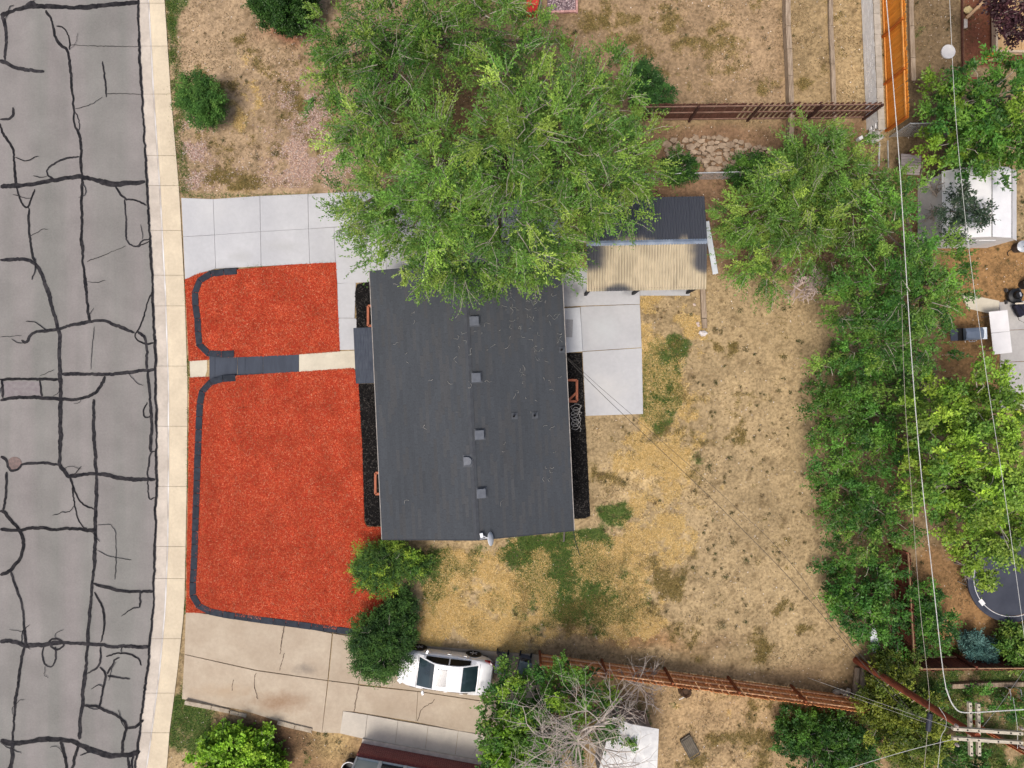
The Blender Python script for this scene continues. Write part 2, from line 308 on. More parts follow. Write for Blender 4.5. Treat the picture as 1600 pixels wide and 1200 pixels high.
CR = [
 (7, [(0,24),(20,16),(45,9),(55,8),(110,13),(150,9),(215,4)]), (5, [(37,12),(50,1),(56,12)]), (5, [(4,24),(9,40),(10,70),(8,94)]), (6, [(0,94),(10,97),(25,106),(45,110),(70,111)]),
 (4, [(72,15),(80,32),(87,60),(95,70),(107,78),(110,100),(113,150),(116,175),(115,195),(122,207),(126,220),(127,250),(129,277)]), (2.4, [(88,41),(98,42),(105,52),(109,65),(108,78)]), (2, [(117,175),(123,185),(124,200),(122,207)]),
 (3, [(160,96),(163,120),(166,152)]), (4, [(0,187),(15,187),(22,180),(19,169)]), (3.5, [(0,193),(3,208),(18,230),(23,245),(23,270),(25,290)]), (3, [(124,245),(100,248),(80,258),(73,265),(75,275),(85,281)]),
 (7, [(0,291),(30,290),(60,287),(90,279),(130,276),(150,282),(175,289),(200,287),(227,285)]), (3, [(180,291),(192,311),(215,314),(229,321)]), (3, [(195,311),(195,330),(198,350),(196,373),(203,383),(215,386),(222,374),(234,374)]), (2, [(215,386),(235,376)]),
 (3, [(25,290),(30,310),(38,325),(45,325),(50,310),(55,296)]), (4, [(45,325),(44,345),(47,370),(51,400),(53,408)]), (6, [(0,407),(35,405),(53,409),(65,425),(73,450),(82,480),(88,510),(92,520),(92,550),(94,600)]),
 (4.5, [(129,277),(128,320),(127,360),(130,420),(135,470),(139,502)]), (5, [(34,532),(40,537),(46,525),(55,518),(75,517),(92,513),(115,507),(138,503),(155,501),(172,503),(190,512),(210,519)]),
 (2.5, [(239,455),(230,470),(225,495),(215,517),(210,522),(215,532),(230,538),(241,535)]), (4, [(215,518),(228,528),(230,545),(229,578)]), (5, [(96,585),(130,585),(165,586),(200,582),(241,577)]), (4, [(0,593),(60,593),(92,593)]), (4, [(3,593),(5,622)]), (3, [(62,593),(66,620)]),
 (5, [(0,626),(10,623),(45,620),(80,622),(95,623),(115,625),(135,622),(148,615),(158,602),(165,588)]), (6, [(94,590),(95,640),(95,700),(93,725),(98,735),(111,746)]), (5, [(146,622),(146,660),(149,720),(151,740),(151,790),(148,840),(146,900),(144,920),(137,1000),(130,1090),(123,1155)]),
 (4, [(0,712),(10,717),(12,732),(20,737),(30,735),(36,725),(60,723),(92,727)]), (6, [(108,743),(140,740),(165,742),(195,749),(242,750)]), (3, [(110,745),(113,760),(122,780),(135,792),(149,797)]), (2.4, [(113,760),(116,790),(122,810),(128,822),(140,829)]),
 (4, [(10,737),(10,760),(7,798),(0,800)]), (5, [(0,827),(30,828),(55,824),(85,827),(115,826),(149,829)]), (5, [(0,799),(7,800),(20,815),(30,825),(37,838),(37,855),(30,875),(17,893),(0,898)]), (4, [(229,578),(235,620),(238,655),(236,690),(236,706)]),
 (2, [(230,628),(224,640),(225,652),(234,652),(238,640)]), (2.5, [(242,705),(235,707),(232,725),(230,745),(232,765),(233,782),(242,777)]), (4, [(17,893),(30,930),(37,960),(38,985),(40,1008)]), (4, [(38,1010),(28,1060),(22,1120),(19,1160)]),
 (6, [(0,1002),(22,1002),(40,1009),(80,1006),(100,1004),(140,1006),(185,1010),(232,1010)]), (3, [(75,1005),(82,998),(95,1000),(100,1010),(88,1015),(78,1010)]), (2.5, [(70,1008),(64,1025),(70,1040),(80,1043),(88,1030),(87,1010)]), (5, [(146,911),(170,920),(200,924),(240,924)]),
 (3, [(147,925),(158,945),(164,965),(163,985),(158,1003)]), (3, [(218,925),(218,950)]), (3, [(136,1052),(155,1042),(158,1020),(157,1010)]), (3, [(155,1042),(165,1052),(162,1075),(156,1107)]), (3, [(167,1052),(175,1040),(180,1030),(187,1028)]), (3, [(168,1055),(190,1060),(203,1061)]), (2.5, [(165,1025),(190,1020),(215,1025),(222,1040)]),
 (4, [(128,1103),(150,1103),(160,1108),(180,1116),(195,1125),(198,1138),(193,1155),(190,1182)]), (4, [(196,1139),(215,1135),(224,1124)]), (7, [(0,1158),(20,1162),(50,1157),(90,1155),(118,1160),(130,1168),(160,1178),(200,1182),(218,1174)]),
 (5, [(19,1158),(18,1190),(12,1230)]), (4, [(95,1158),(103,1190),(106,1230)]), (4, [(124,1160),(118,1180),(104,1230)]), (2, [(125,1180),(145,1173),(165,1185),(190,1183)]), (3.5, [(200,1182),(203,1215)]), (3, [(210,1178),(206,1190),(207,1220)]),
 (0.9, [(110,70),(150,72),(219,73)]), (0.9, [(167,146),(190,146),(222,148)]), (0.9, [(118,170),(140,165),(160,152)]), (0.9, [(135,408),(160,400),(197,384)]), (0.9, [(147,510),(144,540),(142,578)]), (0.9, [(152,820),(180,819),(182,860),(180,905)]), (0.9, [(152,860),(172,870),(206,875)]), (0.8, [(0,527),(34,525)]), (0.8, [(62,588),(85,578)]), (0.8, [(135,440),(150,442),(165,438)])]
rb = np.random.default_rng(808)
for _ in range(46):
    w0, p0 = CR[int(rb.integers(0, 58))]; k0 = int(rb.integers(0, len(p0))); a0 = rb.uniform(0, 6.28); q0 = [p0[k0]]
    for _k in range(int(rb.integers(3, 6))): a0 += rb.normal(0, .5); q0.append((q0[-1][0] + 8 * math.cos(a0), q0[-1][1] + 8 * math.sin(a0)))
    if max(q[0] - float(eL(q[1])) for q in q0) < -3: CR.append((rb.uniform(.7, 1.7), q0))
tar = M('crack_sealant', C(34, 34, 38), C(56, 54, 56), scale=3, rough=0.85, spec=0.1, fine=0.3, fscale=6, rand=.3)
edge_seal = [(float(eL(y)) - 1.0, y) for y in range(-40, 1260, 25)]
for i, (w, pts) in enumerate(CR + [(3.2, edge_seal)]):
    p = resample(chaikin(pts, 1), 3.0); sj = np.arange(len(p)) * 3.0; p = p + np.c_[fbm(sj, sj * 0 + i * 7.7, 22, 601, 3, .7) - .5, fbm(sj, sj * 0 + i * 7.7, 22, 611, 3, .7) - .5] * min(5.0, 2.2 + w * .5) + rng.normal(0, 0.3, p.shape); d = np.gradient(p, axis=0); d /= np.maximum(np.hypot(d[:, 0], d[:, 1])[:, None], 1e-6); nn = np.c_[-d[:, 1], d[:, 0]]
    s = np.arange(len(p)); ww = w * 1.0 * (0.62 + 0.8 * fbm(s * 1.0, s * 0 + i * 3.1, 7, 5, 2)); taper = np.minimum(1, np.minimum(s + 1.2, len(p) - s + 0.2) / 2.5); ww = ww * taper
    z = ZR + 0.004 + i * 0.0004
    a = p + nn * ww[:, None] / 2; b = p - nn * ww[:, None] / 2
    vs_ = [P(q[0], q[1], z) for q in a] + [P(q[0], q[1], z) for q in b]; n = len(p)
    fs = [(j, j + 1, n + j + 1, n + j) for j in range(n - 1)]
    m_ = MB(); m_.add(vs_, fs); m_.build('crack_seal', tar, road)
mh = MB(); c = P(23, 725, ZR); mh.lathe(c, [(0.36, 0.001), (0.36, 0.012), (0.30, 0.014), (0.29, 0.009), (0.0, 0.009)], 28)
o = mh.build('manhole_cover', M('rusty_iron', C(128, 108, 104), C(110, 96, 92), scale=8, rough=0.7)); tag(o, 'round rusty manhole cover set in the cracked asphalt road', 'manhole')
pm = MB(); pm.prism(pxy([(5, 596), (61, 596), (64, 619), (7, 620)], ZR), ZR + 0.0005, ZR + 0.003); pm.build('asphalt_patch', M('patch_asphalt', C(128, 120, 122), C(140, 134, 134), scale=5, fine=0.2), road)

conc_gut = M('gutter_concrete', C(212, 202, 189), C(192, 182, 170), scale=1.2, rough=0.9, fine=0.08, bump=0.004, bscale=60)
conc_walk = M('pavement_concrete', C(220, 206, 180), C(206, 192, 168), scale=1.0, rough=0.9, fine=0.07, rand=0.03, bump=0.004, bscale=60)
JOINTS = [-240, -170, -90, 5, 72, 147, 243, 290, 360, 430, 478, 572, 666, 760, 854, 904, 998, 1083, 1145, 1240, 1340, 1440]
walk = thing('sidewalk', 'x', 'x'); gut = thing('gutter', 'x', 'x')
for t in (walk, gut):
    del t['label']; del t['category']; t['kind'] = 'structure'
lip = M('worn_gutter_line', C(232, 230, 228), C(180, 172, 164), scale=3, rough=0.8, stretch=(1, 0.3, 1))
for a, b in zip(JOINTS[:-1], JOINTS[1:]):
    n = max(2, int((b - a) / 24) + 1); yy = np.linspace(a + 0.25, b - 0.25, n)
    def strip(cols, thick):
        vs_ = []; m_ = MB(); k = len(cols)
        for y in yy:
            for fx, z in cols: vs_.append(P(fx(y), y, z))
        for y in yy:
            for fx, z in cols: vs_.append(P(fx(y), y, z - thick))
        N = k * n; fs = []
        for j in range(n - 1):
            for i in range(k - 1):
                q = (j * k + i, (j + 1) * k + i, (j + 1) * k + i + 1, j * k + i + 1); fs.append(q)
            fs.append((j * k, j * k + N, (j + 1) * k + N, (j + 1) * k)); r = k - 1; fs.append((j * k + r, (j + 1) * k + r, (j + 1) * k + r + N, j * k + r + N))
        for i in range(k - 1): fs.append((i, i + 1, i + 1 + N, i + N)); q = (n - 1) * k; fs.append((q + i, q + i + N, q + i + 1 + N, q + i + 1))
        return m_.add(vs_, fs)
    strip([(lambda y: float(eL(y)), ZR + 0.01), (lambda y: float(eL(y)) + 8, ZR + 0.0), (lambda y: float(eF(y)) - 1.2, ZR - 0.015)], 0.12).build('gutter_pan', conc_gut, gut)
    strip([(lambda y: float(eF(y)) - 1.0, ZR - 0.014), (lambda y: float(eF(y)) + 1.2, ZR - 0.004)], 0.1).build('flow_line', lip, gut)
    strip([(lambda y: float(eF(y)) + 1.4, ZR + 0.0), (lambda y: float(eF(y)) + 3.4, ZR + 0.05), (lambda y: float(eF(y)) + 6.5, ZW - 0.015), (lambda y: float(eR(y)), ZW)], 0.12).build('paving_slab', conc_walk, walk)

# ------------------------------------------------------------------ concrete slabs
def slabs(name, mat, polys, zoff=0.03, label=None, cat=None, zfun=None, part='slab'):
    t = thing(name, label or 'x', cat or 'x')
    if not label: del t['label']; del t['category']; t['kind'] = 'structure'
    for poly in polys:
        cx = sum(p[0] for p in poly) / len(poly); cy = sum(p[1] for p in poly) / len(poly)
        q = []
        for (x, y) in poly:
            d = math.hypot(cx - x, cy - y); f = 0.35 / d; q.append((x + (cx - x) * f, y + (cy - y) * f))
        zt = [(zfun(x, y) if zfun else float(ramp_z(x))) + zoff for x, y in q]
        wp = [P(x, y, z)[:2] for (x, y), z in zip(q, zt)]
        m_ = MB(); m_.prism(wp, [z - 0.14 for z in zt], zt); m_.build(part, mat, t)
    return t
new_conc = M('new_concrete', C(196, 197, 199), C(184, 185, 188), scale=0.7, rough=0.85, fine=0.05, rand=0.03, bump=0.003, bscale=50, lo=0.3, hi=0.7)
slabs('driveway', new_conc, [
 [(283,309),(333,311),(335,367),(286,370)], [(333,311),(406,306),(407,362),(335,367)], [(406,306),(481,303),(482,357.5),(407,362)], [(481,303),(560,299),(562,352),(482,357.5)],
 [(286,370),(335,367),(337,420),(312,427),(289,437)], [(335,367),(407,362),(408,416),(337,420)], [(407,362),(482,357.5),(484,412.5),(408,416)], [(482,357.5),(522,355),(524,411),(484,412.5)],
 [(522,355),(602,349),(604,440),(527,443),(524,411)], [(602,349),(690,343),(692,436),(604,440)], [(560,299),(690,291),(690,343),(602,349),(562,352)], [(690,291),(790,285),(790,432),(692,436)], [(790,285),(884,280),(884,428),(790,432)]])
slabs('front_walk', new_conc, [[(527,443),(556,441),(554,497),(528,497)], [(528,497),(554,497),(583,510),(583,546),(530,547)]])
beige = M('beige_concrete', C(214, 206, 186), C(202, 194, 175), scale=1.3, rough=0.9, fine=0.06, rand=0.02)
slabs('entry_path', beige, [[(296,564),(328,562),(328,589),(297,591)]], zoff=0.03, zfun=lambda x, y: -0.25)
slabs('porch_path', beige, [[(467,552),(552,547.5),(590,546),(592,574),(554,577),(467,581)]], zoff=0.035, zfun=lambda x, y: 0.0)
slabs('patio', new_conc, [[(872,420),(1000,416),(1000,475),(907,478),(872,480)], [(1000,416),(1080,412),(1078,462),(1000,462)], [(907,479),(1000,475.5),(1003,543),(909,549)], [(910,549.5),(1003,543.5),(1005,647),(915,650)]])
old_conc = M('old_driveway_concrete', C(192, 178, 158), C(176, 160, 140), scale=0.8, rough=0.92, fine=0.08, rand=0.03, bump=0.004, bscale=40, lo=0.3, hi=0.7)
stains(old_conc, [(478, 1045, 26, 12, C(120, 112, 104), .75), (438, 1098, 60, 22, C(140, 104, 72), .75), (330, 960, 60, 14, C(170, 158, 142), .4), (655, 1062, 40, 30, C(160, 146, 128), .5), (770, 1060, 40, 30, C(140, 122, 104), .6), (600, 1110, 40, 16, C(168, 150, 128), .5), (350, 1080, 60, 14, C(176, 150, 120), .5)])
stains(new_conc, [(900, 455, 22, 18, C(96, 98, 102), .8), (985, 452, 18, 14, C(110, 112, 116), .7), (1060, 450, 30, 8, C(110, 112, 114), .6), (950, 610, 50, 40, C(208, 207, 204), .6), (945, 515, 30, 30, C(200, 206, 207), .5), (440, 385, 40, 14, C(176, 176, 175), .6), (330, 330, 40, 30, C(206, 206, 205), .5), (375, 400, 30, 14, C(174, 174, 173), .6), (560, 400, 30, 30, C(186, 186, 183), .5)])
nd = slabs('neighbour_driveway', old_conc, [
 [(290,955),(370,966),(438,974),(519,990),(512,1063),(400,1047),(288,1022)], [(288,1023),(400,1048),(512,1064),(503,1145),(470,1138),(380,1110),(284,1092)],
 [(520,990),(620,1006),(700,1012),(850,1024),(845,1105),(760,1096),(653,1080),(513,1063)], [(513,1064),(560,1070),(554,1112),(536,1111),(532,1146),(503,1145)], [(560,1071),(653,1081),(650,1128),(554,1112)], [(653,1081),(760,1097),(850,1107),(850,1160),(716,1142),(650,1128)]])
for pts_ in ([(444, 1020), (441, 1032), (437, 1047)], [(445, 975), (440, 1000), (438, 1022)], [(561, 1073), (556, 1092), (553, 1112)], [(679, 1094), (672, 1100), (658, 1108), (652, 1127)], [(563, 1020), (566, 1040), (560, 1068)], [(400, 1052), (396, 1070), (402, 1092)], [(365, 1062), (362, 1080)]):
    p_ = resample(chaikin(pts_, 2), 2.5); p_ = p_ + rng.normal(0, .5, p_.shape); d_ = np.gradient(p_, axis=0); d_ /= np.hypot(d_[:, 0], d_[:, 1])[:, None]; n_ = np.c_[-d_[:, 1], d_[:, 0]] * (.25 + .5 * rng.random((len(p_), 1))); q_ = np.r_[p_ + n_, p_ - n_]; k_ = len(p_)
    MB().add([P(a_, b_, float(ramp_z(a_)) + .034) for a_, b_ in q_], [(i_, i_ + 1, k_ + i_ + 1, k_ + i_) for i_ in range(k_ - 1)]).build('crack', M('crack_dirt', C(104, 88, 72), C(84, 70, 58), scale=6), nd)
slabs('neighbour_path', M('grey_path_concrete', C(206, 198, 184), C(194, 186, 174), scale=1.2, fine=0.06, rand=0.03), [
 [(536,1111),(574,1117),(570,1155),(531,1146)], [(574,1117),(622,1126),(617,1166),(570,1155)], [(622,1126),(669,1134),(664,1175),(617,1166)], [(669,1134),(716,1142),(711,1182),(664,1175)], [(716,1142),(790,1155),(785,1196),(711,1182)]], zoff=0.045)
slabs('garden_patio', M('grey_patio_concrete', C(190, 187, 183), C(176, 173, 170), scale=1.0, fine=0.07, rand=0.03), [
 [(1561,472),(1650,468),(1652,513),(1563,516)], [(1563,516.5),(1652,513.5),(1655,562),(1563,566)], [(1563,566.5),(1655,562.5),(1658,640),(1562,640)]])
slabs('garden_path', beige, [[(1502,458),(1562,470),(1560,493),(1512,482)]])
# raised landing by the back door
t = thing('door_landing', 'pale raised concrete landing slab against the house by the patio', 'step', P(896, 515))
mb = MB(); mb.prism(pxy([(868,482.5), (906.5, 480), (910.5, 549), (872, 552)], 0.16), 0.02, 0.16); mb.build('slab', M('landing_concrete', C(206, 209, 213), C(196, 199, 203), scale=1.5, fine=0.04), t, bevel=0.012)
o = MB().box(P(889, 513, 0.17), (0.36, 0.86, 0.014), R(-2.5)).build('door_mat', M('grey_mat', C(168, 168, 170), C(150, 150, 152), scale=30)); tag(o, 'thin grey door mat lying on the pale landing beside the house', 'mat')

# ------------------------------------------------------------------ mulch
def chips(poly_px, z, dens, cols, ln=(0.05, 0.16), wd=(0.014, 0.032), seed=1, zf=None):
    r = np.random.default_rng(seed); pl = np.array(poly_px, float); x0, y0 = pl.min(0); x1, y1 = pl.max(0)
    n = int((x1 - x0) * (y1 - y0) / PXM ** 2 * dens); x = r.uniform(x0, x1, n); y = r.uniform(y0, y1, n); k = inpoly(x, y, poly_px); x = x[k]; y = y[k]; n = len(x)
    zz = (zf(x, y) if zf else np.full(n, z)); s = (H - zz) / H / PXM
    base = np.c_[(x - 800) * s, (600 - y) * s, zz + r.uniform(0.0, 0.018, n)]
    return chip_mesh(base, cols, ln, wd, r, x, y, .2)
def chip_mesh(base, cols, ln, wd, r, x=None, y=None, tilt=0.35):
    n = len(base); a = r.uniform(0, 2 * np.pi, n); tl = r.normal(0, tilt, n); L = r.uniform(*ln, n); Wd = r.uniform(*wd, n)
    d = np.c_[np.cos(a) * np.cos(tl), np.sin(a) * np.cos(tl), np.sin(tl)]; sd_ = np.c_[-np.sin(a), np.cos(a), r.normal(0, 0.3, n)]; u = np.array([[0, 0, 1.0]])
    v = np.stack([base - d * L[:, None] / 2, base + d * L[:, None] / 2, base + sd_ * Wd[:, None] / 2 + u * Wd[:, None] * 0.6, base - sd_ * Wd[:, None] / 2 + u * Wd[:, None] * 0.2], 1).reshape(-1, 3)
    q = np.arange(n)[:, None, None] * 4 + np.array([[0, 1, 2], [1, 0, 3], [0, 2, 3], [2, 1, 3]])[None]
    c = cols[r.integers(0, len(cols), n)] * r.uniform(0.8, 1.2, (n, 1))
    if x is not None: c = c * (0.62 + 0.76 * fbm(x, y, 22, 91, 4, .7))[:, None]
    return v, q.reshape(-1, 3), np.repeat(c, 4, 0)
def mulch_bed(name, label, poly, z, dens, cols, basecol, seed, edge_skirt=0.2, zf=None):
    v, f, c = chips(poly, z, dens, cols, seed=seed, zf=zf)
    n = len(poly); bm_ = bmesh.new()
    top = [bm_.verts.new(P(x, y, (float(zf(np.array([x]), np.array([y]))[0]) if zf else z))) for x, y in poly]; bot = [bm_.verts.new(Vector(t_.co) - Vector((0, 0, edge_skirt))) for t_ in top]
    fs = [bm_.faces.new(top)] + [bm_.faces.new((top[i], bot[i], bot[(i + 1) % n], top[(i + 1) % n])) for i in range(n)]
    bmesh.ops.recalc_face_normals(bm_, faces=fs); bmesh.ops.triangulate(bm_, faces=bm_.faces[:]); bm_.verts.index_update()
    bv = np.array([v_.co[:] for v_ in bm_.verts]); bf = np.array([[q.index for q in f_.verts] for f_ in bm_.faces]); bm_.free()
    me = np_mesh(name, np.r_[bv, v], np.r_[bf, f + len(bv)], np.r_[np.tile(np.array(basecol), (len(bf), 1)), c])
    o = link_mesh(name, me, M('wood_mulch', (1, 1, 1), attr='tint', scale=25, fine=0.25, rough=0.9, bump=0.02, bscale=30, spec=0.15)); return tag(o, label, 'mulch', kind='stuff')
RED = CL([(236, 96, 62), (222, 80, 50), (242, 114, 78), (204, 66, 42), (240, 112, 78), (206, 70, 46), (230, 88, 56), (236, 100, 66)]); RED = RED * np.array([.70, .84, .82]); RED = np.r_[RED, RED, CL([(206, 140, 110)])]
UP_BED = [(368,421.5),(325,429),(311,440),(306,455),(307,475),(310,490),(311,515),(312,537),(318,548),(330,555),(368,558),(466,554),(531,549),(528,480),(525,410),(450,413.5)]
LO_BED = [(368,587),(345,594),(327,600),(315,615),(313,640),(311,700),(308,790),(305,880),(302,930),(306,940),(317,951),(332,957),(400,967),(500,980),(555,987),(600,988),(622,940),(606,850),(600,824),(573,823),(569,815),(566,700),(560,598),(553,575),(466,581)]
mulch_bed('red_mulch', 'red shredded wood mulch filling the smaller square bed beside the driveway', UP_BED, 0.035, 850, RED, C(176, 58, 38), 3)
mulch_bed('red_mulch', 'red shredded wood mulch filling the large bed before the house', LO_BED, 0.035, 850, RED, C(176, 58, 38), 4)
mulch_bed('red_mulch', 'narrow strip of red mulch between pavement and the smaller bed edging', [(289,437),(312,426),(330,424),(312,447),(310,490),(314,540),(326,556),(328,562),(295,564)], -0.2, 900, RED, C(176, 58, 38), 5)
mulch_bed('red_mulch', 'long narrow strip of red mulch between pavement and the large bed edging', [(296,590),(345,588),(322,608),(315,640),(313,720),(310,800),(306,880),(304,930),(312,944),(330,958),(291,957),(292,860),(294,760),(295,660)], -0.2, 900, RED, C(176, 58, 38), 6)
BLK = CL([(28, 26, 26), (20, 19, 20), (36, 34, 34), (48, 46, 46), (24, 23, 23), (18, 18, 18), (32, 30, 29), (86, 82, 78)])
mulch_bed('black_mulch', 'black wood mulch bed by the house front above the small porch roof', [(558,444),(580,440),(625,438),(625,514),(557,514),(557,490),(555,470),(555,455)], 0.035, 900, BLK, C(22, 21, 21), 7)
mulch_bed('black_mulch', 'long black wood mulch bed along the house front below the porch roof', [(560,600),(640,600),(640,822),(580,822),(573,820),(570,812),(566,700)], 0.04, 900, BLK, C(22, 21, 21), 8)
mulch_bed('black_mulch', 'black wood mulch bed along the back wall of the house', [(860,552),(909,551.5),(914,650),(919,740),(922,806),(914,810),(860,812)], 0.035, 900, BLK, C(22, 21, 21), 9)

# edging blocks
blk = M('charcoal_block', C(54, 60, 70), C(42, 47, 56), scale=5, rough=0.9, fine=0.12, rand=0.10, bump=0.006, bscale=40)
def edging(name, label, path, blen=0.62, w=0.32):
    t = thing(name, label, 'edging', P(*path[0], -0.3)); p = chaikin(path, 2); d = np.r_[0, np.cumsum(np.hypot(*np.diff(p, axis=0).T))] / PXM; n = max(2, int(round(d[-1] / blen)))
    tt = np.linspace(0, d[-1], n + 1); q = [P(np.interp(a, d, p[:, 0]), np.interp(a, d, p[:, 1]), 0.07) for a in tt]
    for i in range(n):
        a, b = q[i], q[i + 1]; e = (b - a).normalized(); nn = Vector((-e.y, e.x, 0)); pd = (q[i] - q[i - 1]).normalized() if i else e; nd = (q[i + 2] - q[i + 1]).normalized() if i < n - 1 else e
        na = (nn + Vector((-pd.y, pd.x, 0))).normalized(); nb = (nn + Vector((-nd.y, nd.x, 0))).normalized(); g = 0.008; zt = 0.07 + rng.uniform(-0.012, 0.012)
        poly = [a + e * g + na * w / 2, b - e * g + nb * w / 2, b - e * g - nb * w / 2, a + e * g - na * w / 2]
        m_ = MB(); m_.prism([v[:2] for v in poly], -0.42, zt); m_.build('block', blk, t, bevel=0.012)
edging('edging_wall', 'charcoal block edging wrapped round the smaller red mulch bed', [(370,423.5),(345,425),(325,428),(311,437),(304,455),(304.5,475),(308,490),(309,515),(310,537),(316,548),(328,553.5),(345,553.5),(366,552.5)])
edging('edging_wall', 'long charcoal block edging wrapped round the large red mulch bed', [(368,590.5),(345,591.5),(325,598),(313.5,613),(311.5,640),(309,700),(307,760),(305,820),(303,880),(300,925),(302,938),(314,951),(330,957),(360,962),(400,968),(450,974),(500,981),(555,988),(585,991)])
# painted steps
t = thing('entry_steps', 'slate blue painted steps between the two red mulch beds', 'steps', P(330, 575, -0.3))
stp = M('slate_paint', C(62, 70, 84), C(52, 60, 74), scale=3, rough=0.65, fine=0.1, stretch=(1, 0.2, 1))
for (a, b, z) in ((327, 336, -0.16), (336, 371, -0.10), (371, 383, -0.06), (383, 411, -0.03), (411, 467, 0.03)):
    y0 = 563 - (a - 328) * 0.078; y1 = 563 - (b - 328) * 0.078; m_ = MB(); m_.prism([P(x, y, z)[:2] for x, y in ((a + .05, y0 - 10), (b - .05, y1 - 10), (b - .05, y1 + 29), (a + .05, y0 + 29))], z - 0.25, z); m_.build('tread', stp, t, bevel=0.01)

# ------------------------------------------------------------------ house
ZE, ZRIDGE = 2.6, 3.62
BL, BR_, TL = P(597, 842, ZE), P(897, 828, ZE), P(578, 425, ZE)
U = (BR_ - BL); WID = U.length; U.normalize(); Vv = (TL - BL); LEN = Vv.length; Vv = Vector((-U.y, U.x, 0))
def HP(u, v, z): q = BL + U * u + Vv * v; return Vector((q.x, q.y, z))
house = thing('house', 'low house with dark charcoal shingled gable roof beside red mulch beds', 'house', HP(WID / 2, LEN / 2, 0))
shing = M('charcoal_shingle', (1, 1, 1), attr='tint', scale=2.0, rough=0.9, fine=0.14, bump=0.006, bscale=70, spec=0.2)
OV = 0.42
wallm = M('pale_stucco', C(196, 190, 182), C(186, 180, 172), scale=8, fine=0.05)
corn = [(OV, OV), (WID - OV, OV), (WID - OV, LEN - OV), (OV, LEN - OV)]
for i in range(4):
    a, b = corn[i], corn[(i + 1) % 4]; pa, pb = HP(a[0], a[1], 0), HP(b[0], b[1], 0); m_ = MB(); d = (pb - pa).normalized(); inn = Vector((-d.y, d.x, 0)) * 0.1
    if i in (0, 2):
        mid = (pa + pb) / 2; zr = ZE + (ZRIDGE - ZE) * 0.93 - 0.15; s0 = d * 0.2
        vs_ = []
        for off in (Vector((0, 0, 0)), inn * 2):
            vs_ += [pa + s0 + off + Vector((0, 0, -.1)), pb - s0 + off + Vector((0, 0, -.1)), pb - s0 + off + Vector((0, 0, ZE - .05)), mid + off + Vector((0, 0, zr)), pa + s0 + off + Vector((0, 0, ZE - .05))]
        m_.add(vs_, [(0, 1, 2, 3, 4), (9, 8, 7, 6, 5)] + [(j, j + 5, (j + 1) % 5 + 5, (j + 1) % 5) for j in range(5)])
    else: m_.bar(pa + inn + Vector((0, 0, ZE / 2 - .1)), pb + inn + Vector((0, 0, ZE / 2 - .1)), 0.2, ZE + 0.0)
    m_.build('wall', wallm, house)
# roof decking and stepped shingle courses
def slope_pt(side, s, v, up=0.0):   # s: 0 eave .. 1 ridge
    u = WID / 2 * s if side == 0 else WID - WID / 2 * s; z = ZE + (ZRIDGE - ZE) * s; p = HP(u, v, z)
    n = (Vector((0, 0, WID / 2)) + (-U if side == 0 else U) * (ZRIDGE - ZE)).normalized(); return p + n * up
roofm = M('roof_deck', C(52, 54, 58), C(46, 48, 52))
m_ = MB()
for side in (0, 1):
    q = [slope_pt(side, 0, 0), slope_pt(side, 1, 0), slope_pt(side, 1, LEN), slope_pt(side, 0, LEN)]
    if side == 0: q = q[::-1]
    lo = [p - Vector((0, 0, 0.1)) for p in q]; m_.add(q + lo, [(0, 1, 2, 3)[::-1] if False else (0, 1, 2, 3), (7, 6, 5, 4), (0, 4, 5, 1), (1, 5, 6, 2), (2, 6, 7, 3), (3, 7, 4, 0)])
roof = m_.build('roof', roofm, house)
sv, sf, st = [], [], []
SL = math.hypot(WID / 2, ZRIDGE - ZE); NC = int(SL / 0.145)
for side in (0, 1):
    for i in range(NC):
        s0 = i / NC - 0.002; s1 = min((i + 1.15) / NC, 1.0); off = (i * 0.37) % 1.0; v = -0.02
        cuts = [-0.02] + [c for c in np.arange(off - 1 + 0.02, LEN, 0.95) if 0.1 < c < LEN - 0.1] + [LEN + 0.02]
        for a, b in zip(cuts[:-1], cuts[1:]):
            up0 = 0.0056 + rng.uniform(-.0004, .0004); up1 = 0.0042; g = 0.004
            p = [slope_pt(side, s0, a + g, 0.004), slope_pt(side, s0, b - g, 0.004), slope_pt(side, s0, a + g, up0), slope_pt(side, s0, b - g, up0), slope_pt(side, s1, a + g, up1), slope_pt(side, s1, b - g, up1)]
            o = len(sv); sv += [q[:] for q in p]; fl = [(o, o + 1, o + 3, o + 2), (o + 2, o + 3, o + 5, o + 4)]
            sf += fl if side == 1 else [q[::-1] for q in fl]
            k = rng.normal(1, 0.035) * (0.93 + 0.14 * vnoise(np.array([a * 0.6]), np.array([i * .12 + side * 9]), 3)[0]); base = np.array(C(71, 75, 80)) if rng.random() < 0.75 else np.array(C(75, 77, 80)); st += [base * k] * 2
sv = np.array(sv); sv -= np.array(ORG[house])[None]
sh = link_mesh('shingle_courses', np_mesh('shingle_courses', sv, sf, np.array(st)), shing, house); sh['kind'] = 'stuff'
ridge = MB(); nr = 38
for i in range(nr):
    a = LEN * i / nr; b = LEN * (i + 1) / nr + 0.06; z0 = ZRIDGE + 0.035 + (0.003 if i % 2 else 0); w = 0.13
    p = []
    for v in (a, min(b, LEN + .02)):
        zz = z0 + (0.006 if v == a else 0); p += [HP(WID / 2 - w, v, zz - 0.04), HP(WID / 2, v, zz), HP(WID / 2 + w, v, zz - 0.04)]
    ridge.add(p, [(0, 1, 4, 3), (1, 2, 5, 4)][::1])
rc = ridge.build('ridge_caps', M('ridge_shingle', C(73, 77, 82), C(66, 69, 75), scale=4, fine=0.15), house); rc['kind'] = 'stuff'
fas = M('fascia_paint', C(176, 170, 164), C(150, 144, 138), scale=6)
